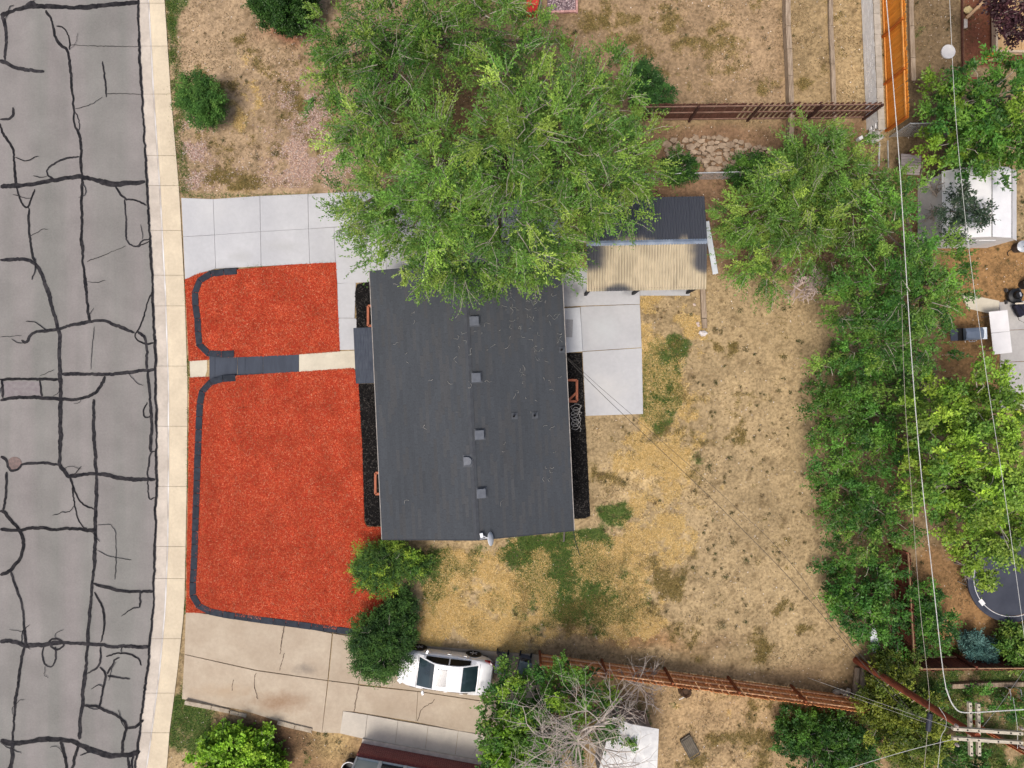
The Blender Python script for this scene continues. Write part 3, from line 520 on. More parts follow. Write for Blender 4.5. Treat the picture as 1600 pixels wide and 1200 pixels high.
for side, u in ((0, -0.012), (1, WID + 0.012)):
    MB().bar(HP(u, -0.02, ZE - 0.05), HP(u, LEN + 0.02, ZE - 0.05), 0.03, 0.13).build('fascia', fas, house)
for v in (-0.03, LEN + 0.03):
    m_ = MB(); m_.bar(HP(0, v, ZE - 0.045), HP(WID / 2 - .01, v, ZRIDGE - 0.045), 0.03, 0.13); m_.bar(HP(WID / 2 + .01, v, ZRIDGE - 0.045), HP(WID, v, ZE - 0.045), 0.03, 0.13); m_.build('barge_board', M('dark_trim', C(66, 68, 74)), house)
# roof furniture
RA = math.atan2(ZRIDGE - ZE, WID / 2); rz = math.atan2(U.y, U.x)
def roof_uv(px, py):
    z = 3.4
    for _ in range(8):
        w = P(px, py, z); d = Vector((w.x - BL.x, w.y - BL.y, 0)); u = d.dot(U); v = d.dot(Vv); s = 1 - abs(u - WID / 2) / (WID / 2); z = ZE + (ZRIDGE - ZE) * s
    return u, v, z, (0 if u < WID / 2 else 1)
ventm = M('vent_metal', C(104, 109, 118), C(92, 97, 106), scale=6, rough=0.6, spec=0.4); flash = M('vent_flashing', C(86, 90, 96), C(78, 82, 88), scale=8)
for (px, py) in ((740, 502), (743, 590), (748, 679), (751, 770)):
    u, v, z, sd_ = roof_uv(px, py); rot = Matrix.Rotation(rz, 3, 'Z') @ Matrix.Rotation(RA if sd_ else -RA, 3, 'Y'); q = HP(u, v, z) + Vector((0, 0, 0.03))
    t_ = MB(); t_.box(q + rot @ Vector((0.05, 0, 0.005)), (0.5, 0.5, 0.012), mat=rot); vf = t_.build('roof_vent', flash, house)
    MB().box(q + rot @ Vector((0, 0, 0.075)), (0.30, 0.30, 0.13), mat=rot).build('vent_neck', M('vent_dark', C(40, 42, 46)), vf); MB().box(q + rot @ Vector((0, 0, 0.165)), (0.40, 0.40, 0.05), mat=rot).build('vent_hood', ventm, vf, bevel=0.015)
u, v, z, sd_ = roof_uv(731, 720); rot = Matrix.Rotation(rz, 3, 'Z') @ Matrix.Rotation(-RA, 3, 'Y'); q = HP(u, v, z) + Vector((0, 0, 0.03))
t_ = MB(); t_.box(q, (0.45, 0.55, 0.012), mat=rot); vf = t_.build('hooded_vent', flash, house)
arc = [(-0.16, -0.2), (-0.16, 0.2)] + [(0.02 + 0.2 * math.cos(a), 0.2 * math.sin(a)) for a in np.linspace(math.pi / 2, -math.pi / 2, 12)]
m_ = MB(); n = len(arc); vs_ = [q + rot @ Vector((x, y, 0.01)) for x, y in arc] + [q + rot @ Vector((x * .9, y * .9, 0.15 - (0.0 if x < 0 else x * .2))) for x, y in arc]
m_.add(vs_, [tuple(range(2 * n - 1, n - 1, -1)), tuple(range(n))] + [(i, n + i, n + (i + 1) % n, (i + 1) % n) for i in range(n)]); m_.build('vent_hood', ventm, vf)
for (px, py) in ((803, 650), (835, 649), (877, 547)):
    u, v, z, sd_ = roof_uv(px, py); rot = Matrix.Rotation(rz, 3, 'Z') @ Matrix.Rotation(RA, 3, 'Y'); q = HP(u, v, z); fl = MB().box(q + Vector((0.03, 0, 0.035)), (0.28, 0.28, 0.01), mat=rot).build('pipe_flashing', flash, house)
    MB().lathe(q, [(0.05, 0.0), (0.05, 0.32), (0.036, 0.32), (0.036, 0.2), (0.0, 0.2)], 12).build('vent_pipe', M('vent_dark', C(40, 42, 46)), fl)
# porch roof over the front door
t_ = MB(); pz = 2.3; q = [P(552, 512.5, pz), P(600, 511, pz), P(604, 598, pz), P(556, 599.5, pz)]; dz = [0, .12, .12, 0]
t_.prism([v[:2] for v in q], [pz - .1 + d for d in dz], [pz + d for d in dz]); por = t_.build('porch_roof', M('porch_shingle', C(76, 82, 92), C(58, 64, 76), scale=3, fine=0.16, stretch=(6, 0.6, 1)), house)
for py in (520, 592):
    a = P(556.5 + (py - 512) * .04, py, 0); top = P(556.5 + (py - 512) * .04, py, pz); b2 = Vector((top.x, top.y, 0)); MB().box(b2 + Vector((0.12, 0, 1.1)), (0.1, 0.1, 2.2), rz).build('porch_post', fas, house)
for i in range(8):
    a = i / 8; m_ = MB(); y0 = 513 + a * 86.5; x0 = 552 + 4 * a
    m_.bar(P(x0 + 1 + i * 0, y0 + 5.5, pz + .004), P(x0 + 47, y0 + 4.5, pz + .124), 0.30, 0.02); m_.build('porch_sheet', M('porch_shingle', C(80, 86, 98)), por)
# doors and windows (seen only from the side)
glass = M('window_glass', C(40, 48, 54), C(36, 44, 50), rough=0.08, spec=0.6); wht = M('white_trim', C(226, 226, 224), C(214, 214, 212), scale=5)
def wall_opening(u, v, du, dv, z0, z1, nm):
    c = HP(u, v, (z0 + z1) / 2); w = MB().box(c, (max(du, .06), max(dv, .06), z1 - z0), rz).build(nm, wht, house); MB().box(c, (max(du * .86, .075), max(dv * .86, .075), (z1 - z0) * .86), rz).build('pane' if nm == 'window' else 'door_leaf', glass if nm == 'window' else M('door_paint', C(70, 40, 36)), w)
wall_opening(OV, LEN * .64, .06, 1.0, 0.05, 2.1, 'door'); wall_opening(OV, LEN * .8, .06, 1.4, 1.0, 2.1, 'window'); wall_opening(OV, LEN * .2, .06, 1.6, 1.0, 2.1, 'window'); wall_opening(WID - OV, LEN * .7, .06, .9, 0.16, 2.15, 'door'); wall_opening(WID - OV, LEN * .35, .06, 1.4, 1.0, 2.1, 'window')
# window wells
wd_red = M('redwood_board', C(186, 116, 88), C(168, 100, 74), scale=6, rough=0.8, fine=0.15, rand=0.06, stretch=(1, 1, 1))
def well(label, x0, y0, x1, y1, side):
    t = thing('window_well', label, 'window well', P((x0 + x1) / 2, (y0 + y1) / 2)); z = 0.16; w = 0.11
    a, b, c, d = P(x0, y0, z), P(x1, y0, z), P(x1, y1, z), P(x0, y1, z); a.z = b.z = c.z = d.z = 0.06
    for p, q, nm in ((a, b, 'board'), (d, c, 'board'), ((a, d)[0] if side < 0 else b, d if side < 0 else c, 'board')):
        MB().bar(p, q, w, 0.24).build(nm, wd_red, t)
    m_ = MB(); m_.prism([v[:2] for v in (a, b, c, d)], -0.02, 0.045); m_.build('pit_floor', M('pit_dark', C(26, 20, 18)), t); return t
well('redwood framed window well beside the house above the porch roof', 575, 478, 612, 509, -1); well('redwood framed window well at the lower end of the house front', 586.5, 739, 625, 772, -1)
tw = well('redwood framed window well at the back of the house by the patio', 860, 594, 901.5, 627, 1); MB().bar(P(888, 626, .1), P(901, 613, .1), 0.1, 0.1).build('corner_brace', wd_red, tw)
# satellite dish
t = thing('satellite_dish', 'small white satellite dish on the lower gable edge of the roof', 'satellite dish', P(762, 838, 3.5)); dm = M('dish_white', C(236, 238, 242), C(226, 230, 236), rough=0.5)
c = P(767.5, 842, 3.75); ax = Vector((0.92, 0.15, 0.36)).normalized(); m_ = MB(); m_.lathe(c, [(0.0, -0.05), (0.14, -0.035), (0.26, 0.0), (0.30, 0.025), (0.30, 0.035), (0.26, 0.012), (0.14, -0.022), (0.0, -0.037)], 24, -ax); m_.build('dish', dm, t)
MB().tube([P(768, 842, 3.72), P(760, 840, 3.72), P(754, 837, 3.74)], 0.022, 6).build('arm', dm, t); MB().box(P(752.5, 836.5, 3.75), (0.13, 0.2, 0.1), 0.2).build('receiver', dm, t); MB().tube([P(768, 841, 3.7), P(760, 841, 3.62), P(746, 843, 3.58)], 0.02, 6).build('mast', M('mast_grey', C(190, 194, 200)), t)
# fallen twigs on the roof
m_ = MB()
for i in range(170):
    px = 800 + rng.normal(30, 60) if rng.random() < .75 else rng.uniform(610, 880); py = 430 + abs(rng.normal(0, 95)) if rng.random() < 0.85 else rng.uniform(440, 800)
    if not (592 < px < 878): continue
    u, v, z, sd_ = roof_uv(px, min(py, 820))
    if not (0.1 < u < WID - .1 and 0.1 < v < LEN - .1): continue
    a = rng.uniform(0, 6.28); L = rng.uniform(0.08, 0.3); pts = []
    for k in range(4):
        uu = u + math.cos(a) * L * k / 3; vv = v + math.sin(a) * L * k / 3; a += rng.normal(0, 0.5); s = 1 - abs(uu - WID / 2) / (WID / 2); pts.append(HP(uu, vv, ZE + (ZRIDGE - ZE) * s + 0.045))
    m_.tube(pts, [0.010, 0.009, 0.007, 0.005], 4, False)
tw = m_.build('fallen_twigs', M('twig_grey', C(170, 168, 162), C(120, 122, 118), scale=9)); tag(tw, 'pale fallen twigs scattered over the dark house roof', 'twigs', kind='stuff')
# downspout and hoses
o = MB().tube([P(882, 828, 1.9), P(881, 845, 0.1), P(880, 846, 0.05)], 0.04, 6).build('downspout', M('downspout_grey', C(110, 104, 100))); o.parent = house; o.location = -ORG[house]
o = MB().tube([P(*p, 0.03) for p in chaikin([(895, 828), (898, 840), (900, 850), (904, 862), (906, 868)], 2)], 0.02, 6).build('garden_hose', M('hose_green', C(62, 78, 66))); tag(o, 'short dark garden hose trailing off the lower corner of the house', 'hose')
pts = [(rng.uniform(891, 908), rng.uniform(630, 668)) for _ in range(26)]; pts = [P(900 + 7 * math.cos(a * .9) + rng.normal(0, 2), 633 + a * 0.75 + 6 * math.sin(a * .9), 0.08) for a in np.arange(0, 50, 0.7)]
o = MB().tube(pts, 0.013, 5).build('cable_coil', M('cable_grey', C(176, 174, 170))); tag(o, 'loops of grey cable lying on the black mulch behind the house', 'cable')

# ------------------------------------------------------------------ carport
cz, czr = 2.2, 2.52
t = thing('carport', 'open carport with worn dark and tan corrugated roof beside the patio', 'carport', P(1008, 385))
A, Bp = P(917, 455.5, cz), P(1102, 452, cz); cu = (Bp - A); CWd = cu.length; cu.normalize(); cv = Vector((-cu.y, cu.x, 0)); HALF = 2.12
worn = M('worn_roof_metal', (1, 1, 1), attr='tint', scale=5, fine=0.1, rough=0.6, spec=0.35)
nsh = 8; per = 0.125
for side in (0, 1):
    for i in range(nsh):
        a0 = CWd * i / nsh; a1 = CWd * (i + 1) / nsh + 0.04; nc = int((a1 - a0) / per * 6); rows = 16; vs_ = []; tn = []
        for r_ in range(rows + 1):
            for c_ in range(nc + 1):
                u = a0 + (a1 - a0) * c_ / nc; s = r_ / rows; vv = HALF * s if side == 0 else 2 * HALF - HALF * s; wave = 0.034 * math.sin(u / per * 2 * math.pi) + (0.003 if i % 2 else 0)
                p = A + cu * u + cv * vv; vs_.append((p.x, p.y, cz + (czr - cz) * s + wave)); tn.append((u, s))
        tn = np.array(tn); nz = fbm(tn[:, 0] * 30, tn[:, 1] * 60 + side * 50, 26, 17, 4); fu = tn[:, 0] / CWd
        sv_ = tn[:, 1]; nz2 = (nz - .5) * .5
        if side == 0: dk = np.maximum.reduce([smooth(.12, .34, .42 * np.exp(-(fu / .17) ** 2) * smooth(.25, .6, sv_) + nz2 * .5), smooth(.12, .34, .40 * np.exp(-((1 - fu) / .15) ** 2) * smooth(.2, .5, sv_) + nz2 * .5), smooth(.12, .34, .42 * np.exp(-((fu - .24) / .16) ** 2) * np.exp(-(sv_ / .16) ** 2) + nz2 * .5)]); w = 1 - .95 * dk
        else: w = smooth(0.0, 0.22, 0.12 - (1 - tn[:, 1]) * 1.0 + (nz - 0.5) * 0.4) * (fu < 0.85)
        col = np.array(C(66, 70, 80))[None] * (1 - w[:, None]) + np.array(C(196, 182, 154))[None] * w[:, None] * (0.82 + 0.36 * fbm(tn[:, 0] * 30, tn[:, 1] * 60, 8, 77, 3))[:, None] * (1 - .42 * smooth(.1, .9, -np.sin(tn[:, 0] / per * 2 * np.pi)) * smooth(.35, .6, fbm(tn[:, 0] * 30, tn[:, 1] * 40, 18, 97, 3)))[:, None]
        ii = np.arange((rows + 1) * (nc + 1)).reshape(rows + 1, nc + 1); f = np.stack([ii[:-1, :-1], ii[:-1, 1:], ii[1:, 1:], ii[1:, :-1]], -1).reshape(-1, 4)
        if side: f = f[:, ::-1]
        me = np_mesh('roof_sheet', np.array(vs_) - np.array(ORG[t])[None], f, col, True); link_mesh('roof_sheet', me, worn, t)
q0 = A + cv * HALF - cu * 0.02; q1 = A + cv * HALF + cu * (CWd + .03); m_ = MB(); m_.add([Vector((p.x, p.y, z)) for p, z in ((q0 - cv * .12, czr + .005), (q1 - cv * .12, czr + .005), (q0, czr + .05), (q1, czr + .05), (q0 + cv * .12, czr + .005), (q1 + cv * .12, czr + .005))], [(0, 1, 3, 2), (2, 3, 5, 4)])
m_.build('ridge_cap', M('ridge_metal', C(140, 154, 172), C(108, 122, 142), scale=2.5, rough=0.5, spec=0.4, fine=0.1), t)
pm_ = M('black_post', C(44, 46, 50), C(56, 56, 58), scale=6)
for fu in (0.03, 0.46, 0.95):
    for fv in (0.14, 2 * HALF - 0.14):
        p = A + cu * (CWd * fu) + cv * fv; MB().box((p.x, p.y, 1.06), (0.12, 0.12, 2.12), math.atan2(cu.y, cu.x)).build('post', pm_, t)
for fv in (0.14, 2 * HALF - 0.14):
    a = A + cu * 0.05 + cv * fv; b = A + cu * (CWd - .05) + cv * fv; MB().bar((a.x, a.y, 2.14), (b.x, b.y, 2.14), 0.08, 0.1).build('beam', pm_, t)
o = MB().bar(P(1103.5, 346, 0.5), P(1118, 428, 0.12), 0.26, 0.04).build('white_board', M('white_board_paint', C(232, 238, 244), C(214, 222, 230), scale=3)); tag(o, 'long white board leaning beside the carport corner', 'board')
grey_wood = M('grey_timber', C(176, 158, 138), C(142, 124, 104), scale=5, rough=0.9, fine=0.18, rand=0.1, stretch=(3, 0.4, 3))
t = thing('border_timber', 'weathered timber border running down from the carport corner', 'timber', P(1100, 485))
MB().bar(P(1097.5, 446, .09), P(1100, 497, .09), 0.24, 0.18).build('beam', grey_wood, t, bevel=0.015); MB().bar(P(1100.2, 497.8, .09), P(1101, 513, .09), 0.24, 0.17).build('beam', grey_wood, t, bevel=0.015)
def rock_mb(c, r, seed, flat=0.5):
    rr = np.random.default_rng(seed); bm_ = bmesh.new(); bmesh.ops.create_icosphere(bm_, subdivisions=1, radius=1.0)
    for v in bm_.verts: k = rr.uniform(0.75, 1.15); v.co = Vector((v.co.x * r[0] * k, v.co.y * r[1] * k, v.co.z * r[0] * flat * k)) + Vector(c)
    bm_.verts.index_update(); m_ = MB(); m_.add([v.co[:] for v in bm_.verts], [tuple(q.index for q in f.verts) for f in bm_.faces]); bm_.free(); return m_
o = rock_mb(P(1099, 520.5, .08), (0.26, 0.18), 3).build('rock', M('white_rock', C(226, 222, 220), C(206, 198, 194), scale=6)); tag(o, 'white rock at the lower end of the timber border', 'rock')
for i, (x, y) in enumerate(((1090, 505), (1091.5, 509), (1085, 476))):
    o = rock_mb(P(x, y, .04), (0.1, 0.08), 10 + i).build('stone', M('pink_stone', C(214, 196, 184), C(196, 176, 164), scale=8)); tag(o, ['small pale stone above its neighbour left of the timber border end', 'small pale stone just below its neighbour by the timber border', 'small pale stone by the upper part of the timber border'][i], 'stone', 'stones by the timber border')

# ------------------------------------------------------------------ fences
def fence(name, label, a, b, h, mat, pw=0.14, gap=0.01, bay=2.4, rails=(0.3, 0.9, 1.5), side=1, gaps_from=None, gap2=0.1, rmat=None, z0=0.0, alt=False, pm=None, cat='fence'):
    A_, B_ = P(*a, z0), P(*b, z0); d = (B_ - A_); L = d.length; d.normalize(); n = Vector((-d.y, d.x, 0)) * side; t = thing(name, label, cat, A_); rzz = math.atan2(d.y, d.x)
    me = bpy.data.meshes.new('picket'); q = MB(); w = pw / 2; th = 0.011
    pr = [(-w, 0), (w, 0), (w, h - .05), (w * .5, h), (-w * .5, h), (-w, h - .05)]; q.add([(x, -th, z) for x, z in pr] + [(x, th, z) for x, z in pr], [(0, 1, 2, 3, 4, 5), (11, 10, 9, 8, 7, 6)] + [(i, i + 6, (i + 1) % 6 + 6, (i + 1) % 6) for i in range(6)])
    me.from_pydata(q.v, [], q.f); me.update(); me.materials.append(mat)
    x = pw / 2; i = 0
    while x < L:
        g = gap2 if gaps_from is not None and x > gaps_from * L else gap
        off = n * (0.11 if alt and i % 2 else 0.0) - n * 0.03
        o = link_mesh('picket', me, None, t, d * x + off + Vector((0, 0, rng.uniform(-.02, .02))), (rng.normal(0, .008), rng.normal(0, .008), rzz)); x += pw + g; i += 1
    nb = max(1, round(L / bay)); pmesh = box_mesh('post', (0.1, 0.1, h - .02), pm or mat)
    for k in range(nb + 1):
        x = min(max(L * k / nb, .05), L - .05); link_mesh('post', pmesh, None, t, d * x + n * 0.09, (0, 0, rzz))
    for rzv in rails:
        for k in range(nb):
            p0 = A_ + d * (L * k / nb + .055) + n * 0.035 + Vector((0, 0, rzv)); p1 = A_ + d * (L * (k + 1) / nb - .055) + n * 0.035 + Vector((0, 0, rzv)); MB().bar(p0, p1, 0.045, 0.09).build('rail', rmat or mat, t)
    return t
brown = M('brown_fence', C(120, 82, 68), C(96, 62, 52), scale=5, rough=0.85, fine=0.2, rand=0.16, stretch=(4, 4, .5)); brown_r = M('brown_rail', C(150, 120, 106), C(128, 98, 84), scale=5, fine=0.15)
dkp = M('dark_brown_post', C(86, 56, 48), C(70, 46, 40), scale=5)
fence('brown_fence', 'brown picket fence with spaced pickets toward the white wall', (985, 188), (1350, 184), 1.8, brown, 0.13, 0.012, 2.75, (0.15, 0.95, 1.65), -1, 0.44, 0.12, brown_r, pm=dkp)
org = M('orange_fence', C(246, 164, 64), C(230, 142, 48), scale=4, rough=0.8, fine=0.12, rand=0.1, stretch=(4, 4, .5)); org_r = M('orange_rail', C(238, 172, 96), C(224, 150, 70), scale=4, fine=0.1)
fence('orange_fence', 'bright orange stained plank fence beside the white wall', (1387, 206), (1376, -90), 1.75, org, 0.14, 0.004, 2.6, (0.06, 1.58), 1, None, .1, org_r, pm=M('orange_post', C(196, 108, 38), C(180, 96, 32), scale=5))
rst = M('rust_fence', C(240, 164, 106), C(220, 138, 84), scale=5, rough=0.85, fine=0.2, rand=0.16, stretch=(4, 4, .5)); rst_r = M('rust_rail', C(252, 204, 160), C(240, 182, 134), scale=5, fine=0.12)
fence('rust_fence', 'long rust-orange plank fence crossing below the dry yard', (1334, 1087), (841, 1020), 1.75, rst, 0.135, 0.02, 3.0, (0.4, 0.95, 1.5), -1, None, .1, rst_r, pm=M('rust_post', C(150, 86, 52), C(128, 70, 44), scale=5))
redb = M('redbrown_fence', C(128, 74, 56), C(100, 56, 44), scale=5, rough=0.9, fine=0.2, rand=0.15, stretch=(4, 4, .5)); redb_r = M('pale_rail', C(176, 140, 110), C(150, 116, 88), scale=5, fine=0.15)
fence('redbrown_fence', 'dark red-brown fence beside the hedge trees near the trampoline', (1402, 1024), (1392, 850), 1.55, redb, 0.14, 0.01, 2.4, (0.2, 1.48), 1, None, .1, redb_r)
fence('redbrown_fence', 'dark red-brown fence below the trampoline and spruce', (1404, 1024), (1660, 1022), 1.7, redb, 0.14, 0.01, 2.4, (0.3, 1.64), 1, None, .1, redb_r)
fence('orange_fence', 'short orange fence panel below the utility pole crossarms', (1508, 1120), (1590, 1168), 1.4, M('panel_orange', C(196, 110, 66), C(170, 88, 48), scale=5, fine=0.2, rand=0.12), 0.14, 0.01, 2.2, (0.3, 1.2), 1, None)
# white retaining wall with cap
t = thing('white_wall', 'white painted block wall with grey cap stones beside orange fence', 'wall', P(1348, 100))
wb = M('white_block', C(255, 255, 255), C(240, 240, 240), scale=4, rough=0.85, fine=0.08, rand=0.04); capm = M('cap_stone', C(188, 178, 164), C(170, 160, 146), scale=4, fine=0.12, rand=0.07)
def wl_pt(k, z): return P(1344 + (1354 - 1344) * k, -40 + 248 * k, 0) + Vector((0, 0, z))
Lw = (wl_pt(1, 0) - wl_pt(0, 0)).length; nb = int(Lw / 0.4); dw = (wl_pt(1, 0) - wl_pt(0, 0)).normalized(); rw = math.atan2(dw.y, dw.x); bme = box_mesh('block', (0.392, 0.2, 0.192), wb, False); cme = box_mesh('cap_stone', (0.49, 0.3, 0.07), capm, False)
for r_ in range(5):
    for k in range(nb + 1):
        x = 0.2 + k * 0.4 - (0.2 if r_ % 2 else 0)
        if x > Lw: continue
        q = wl_pt(0, 0.1 + r_ * 0.2) + dw * x + Vector((0.1 + rng.uniform(-.004, .004), 0, 0)); link_mesh('block', bme, None, t, q - ORG[t], (0, 0, rw))
for k in range(int(Lw / 0.5) + 1):
    q = wl_pt(0, 1.035) + dw * (0.25 + k * 0.5) + Vector((0.15, 0, 0)); link_mesh('cap_stone', cme, None, t, q - ORG[t], (0, 0, rw + rng.normal(0, .02)))
def timber_run(label, pts, z, w, h, nm='retaining_timber', mat=grey_wood):
    t = thing(nm, label, 'timber', P(*pts[0]))
    for (a, b) in zip(pts[:-1], pts[1:]):
        pa, pb = P(*a, z), P(*b, z); d = (pb - pa).normalized() * 0.008; MB().bar(pa + d - Vector((0, 0, h / 2)), pb - d - Vector((0, 0, h / 2)), w, h).build('beam', mat, t, bevel=0.012)
timber_run('weathered retaining timber nearest the bare yard, crossing under the brown fence', [(1231, -60), (1232, 40), (1234, 76), (1236, 118), (1237, 160), (1238, 190), (1236, 225)], 0.42, 0.24, 0.42)
timber_run('low weathered timber between the retaining timber and white wall', [(1298, -60), (1299, 40), (1302, 100), (1304, 165), (1307, 215)], 0.16, 0.2, 0.16)
timber_run('grey border timber right of the orange fence', [(1423, -60), (1425, 40), (1427, 90), (1428, 126)], 0.15, 0.22, 0.15, 'border_timber')
timber_run('brown edging board beside the red-brown play area mulch', [(1505, -40), (1505, 60), (1506, 118)], 0.15, 0.05, 0.15, 'edging_board', brown)
timber_run('pale concrete curb along the lower edge of the old driveway', [(288, 1098), (330, 1106), (358, 1112)], 0.0, 0.2, 0.3, 'garden_curb', M('garden_curb_concrete', C(186, 174, 156), C(160, 146, 128), scale=5, fine=.15))
timber_run('broken pale curb pieces at the lower driveway edge', [(359, 1113), (372, 1116), (385, 1119)], -0.02, 0.18, 0.2, 'garden_curb', M('garden_curb_concrete', C(186, 174, 156), C(160, 146, 128), scale=5, fine=.15))
timber_run('pale curb end piece nearest the neighbour path', [(433, 1129), (460, 1136), (487, 1142)], 0.1, 0.22, 0.2, 'garden_curb', M('garden_curb_concrete', C(186, 174, 156), C(160, 146, 128), scale=5, fine=.15))
t = thing('lying_timbers', 'two weathered boards lying between the rust fence and pole', 'timber', P(1340, 1070))
MB().bar(P(1339.5, 1043, .12), P(1335, 1089, .12), .22, .1).build('board', grey_wood, t); MB().bar(P(1349.5, 1040, .12), P(1345, 1098, .12), .26, .1).build('board', grey_wood, t)
for i, (x, y, r_) in enumerate(((1308, 1082, .24), (1316, 1080, .2), (1322, 1084, .22), (1326, 1078, .16))):
    o = rock_mb(P(x, y, .12), (r_, r_ * .7), 30 + i, .7).build('rock', M('tan_rock', C(196, 184, 168), C(160, 146, 130), scale=5)); tag(o, ['leftmost pale rock at the end of the rust fence', 'upper middle pale rock at the rust fence end', 'lower middle pale rock at the rust fence end', 'smallest pale rock nearest the lying boards'][i], 'rock', 'rocks at the rust fence end')

# chain-link fences
galv = M('galvanised', C(196, 200, 204), C(176, 180, 184), rough=0.45, metal=0.3, spec=0.5)
def chainlink(label, a, b, h, step=0.12):
    A_, B_ = P(*a), P(*b); t = thing('chain_link_fence', label, 'fence', A_); d = B_ - A_; L = d.length; d.normalize(); up = Vector((0, 0, 1))
    MB().tube([A_ + up * h, B_ + up * h], 0.03, 8).build('top_rail', galv, t); n = max(1, round(L / 2.8))
    for k in range(n + 1): p = A_ + d * (L * k / n); MB().tube([p, p + up * (h + .04)], 0.03, 8).build('post', galv, t)
    m_ = MB(); x = -h
    while x < L:
        for s in (1, -1):
            x0, x1 = x, x + h; z0, z1 = (0, h) if s > 0 else (h, 0); 
            if x0 < 0: z0 += (z1 - z0) * (0 - x0) / h; x0 = 0
            if x1 > L: z1 = z0 + (z1 - z0) * (L - x0) / (x1 - x0); x1 = L
            if x1 > x0: m_.tube([A_ + d * x0 + up * z0, A_ + d * x1 + up * z1], 0.0035, 3, False)
        x += step
    w = m_.build('wire_mesh', galv, t); w['kind'] = 'stuff'
chainlink('chain link fence running right from the orange fence end', (1390, 214), (1500, 212), 1.7); chainlink('low chain link fence with a pale top rail above the carport', (965, 284), (1210, 278), 1.1)

# rubble stone wall
def stone_scatter(name, label, poly, n, mat, smin, smax, z=(0.02, 0.25), seed=5, zslope=None):
    t = thing(name, label, 'stone wall', P(*poly[0])); rr = np.random.default_rng(seed); pl = np.array(poly); pts = []; tries = 0
    while len(pts) < n and tries < 20000:
        tries += 1; x = rr.uniform(pl[:, 0].min(), pl[:, 0].max()); y = rr.uniform(pl[:, 1].min(), pl[:, 1].max()); r_ = rr.uniform(smin, smax)
        if not inpoly(np.array([x]), np.array([y]), poly)[0]: continue
        if all(math.hypot((x - a) / 1.25, y - b) > (r_ + c) * PXM * 0.80 for a, b, c in pts): pts.append((x, y, r_))
    for x, y, r_ in pts:
        k = rr.integers(5, 8); an = np.sort(rr.uniform(0, 6.28, 1)[0] + np.arange(k) * 6.28 / k + rr.uniform(-.25, .25, k)); zz = rr.uniform(*z) + (zslope(x, y) if zslope else 0); c = P(x, y, zz); pg = [(c.x + math.cos(a) * r_ * 1.3 * rr.uniform(.8, 1.15), c.y + math.sin(a) * r_ * rr.uniform(.75, 1.1)) for a in an]
        m_ = MB(); m_.prism(pg, zz - 0.3, [zz + rr.uniform(-.03, .03) for _ in pg]); m_.build('stone', mat, t, bevel=0.012)
stone_scatter('rubble_wall', 'low tumbled wall of tan sandstone rubble below the brown fence', [(1040,222),(1062,216),(1095,212),(1130,216),(1165,222),(1205,232),(1204,246),(1160,252),(1150,264),(1110,266),(1085,248),(1040,240)], 150, M('sandstone', C(180, 160, 138), C(146, 126, 106), scale=4, fine=0.2, rand=0.14, bump=0.01), 0.10, 0.24, (0.05, 0.22), 5)

# ------------------------------------------------------------------ vegetation
def unit(v): return v / np.maximum(np.linalg.norm(v, axis=-1, keepdims=True), 1e-6)
class Leaves:
    def __init__(s): s.v = []; s.c = []
    def sprays(s, st, d, L, nl, ll, lw, tint, r, droop=0.15, spread=0.8, jit=0.10, up=0.5):
        N = len(st); t = np.linspace(0.12, 1.0, nl)[None, :, None]; t = t + r.uniform(-.05, .05, (N, nl, 1))
        p = st[:, None] + d[:, None] * L[:, None, None] * t; p[..., 2] -= (droop * L[:, None] * t[..., 0] ** 2)
        p += r.normal(0, 0.03, p.shape)
        ld = unit(d[:, None] * 0.55 + r.normal(0, spread, (N, nl, 3)) * np.array([1, 1, 0.6])); nn = unit(r.normal(0, 0.6, (N, nl, 3)) + np.array([0, 0, up * 2])); sd_ = unit(np.cross(ld, nn)); sz = r.uniform(0.7, 1.25, (N, nl, 1)); l = ll * sz; w = lw * sz
        q = np.stack([p, p + ld * l * .45 + sd_ * w / 2, p + ld * l, p + ld * l * .45 - sd_ * w / 2], 2); s.v.append(q.reshape(-1, 3))
        c = tint[:, None] * r.normal(1, jit, (N, nl, 1)); s.c.append(np.clip(c, 0.002, 0.9).reshape(-1, 3))
    def build(s, name, parent, mat):
        v = np.concatenate(s.v); c = np.concatenate(s.c); f = np.arange(len(v)).reshape(-1, 4); o = link_mesh(name, np_mesh(name, v - np.array(ORG[parent])[None], f, c), mat, parent); return o
lf = leaf_mat('leaf', 0.18, 0.45); ndl = leaf_mat('needle', 0.15, 0.7)
bark = M('bark', C(128, 116, 102), C(96, 84, 74), scale=6, rough=0.95, fine=0.2, bump=0.02, stretch=(3, 3, .6)); twigm = M('grey_twig', C(186, 178, 166), C(150, 142, 130), scale=5, rough=0.9)
deadm = M('dead_wood', C(176, 166, 156), C(142, 132, 124), scale=5, rough=0.95, fine=0.15)
ELM = CL([(104, 146, 52), (86, 130, 46), (122, 160, 58), (70, 112, 42), (140, 172, 66), (92, 138, 50), (78, 120, 44)])
ELMD = CL([(64, 104, 40), (52, 92, 38), (80, 122, 44), (44, 80, 34), (98, 140, 50), (70, 116, 44)])
LIME = CL([(132, 170, 50), (116, 156, 44), (150, 184, 58), (98, 138, 42), (122, 164, 48), (84, 124, 40)])
JUN = CL([(66, 102, 46), (54, 88, 42), (80, 118, 50), (46, 76, 40), (96, 132, 56)])
ELM, ELMD, LIME = [p_ * np.array([1.30, 1.16, 1.5]) for p_ in (ELM, ELMD, LIME)]; ELMD = ELMD * np.array([1.1, 1.22, 1.0])
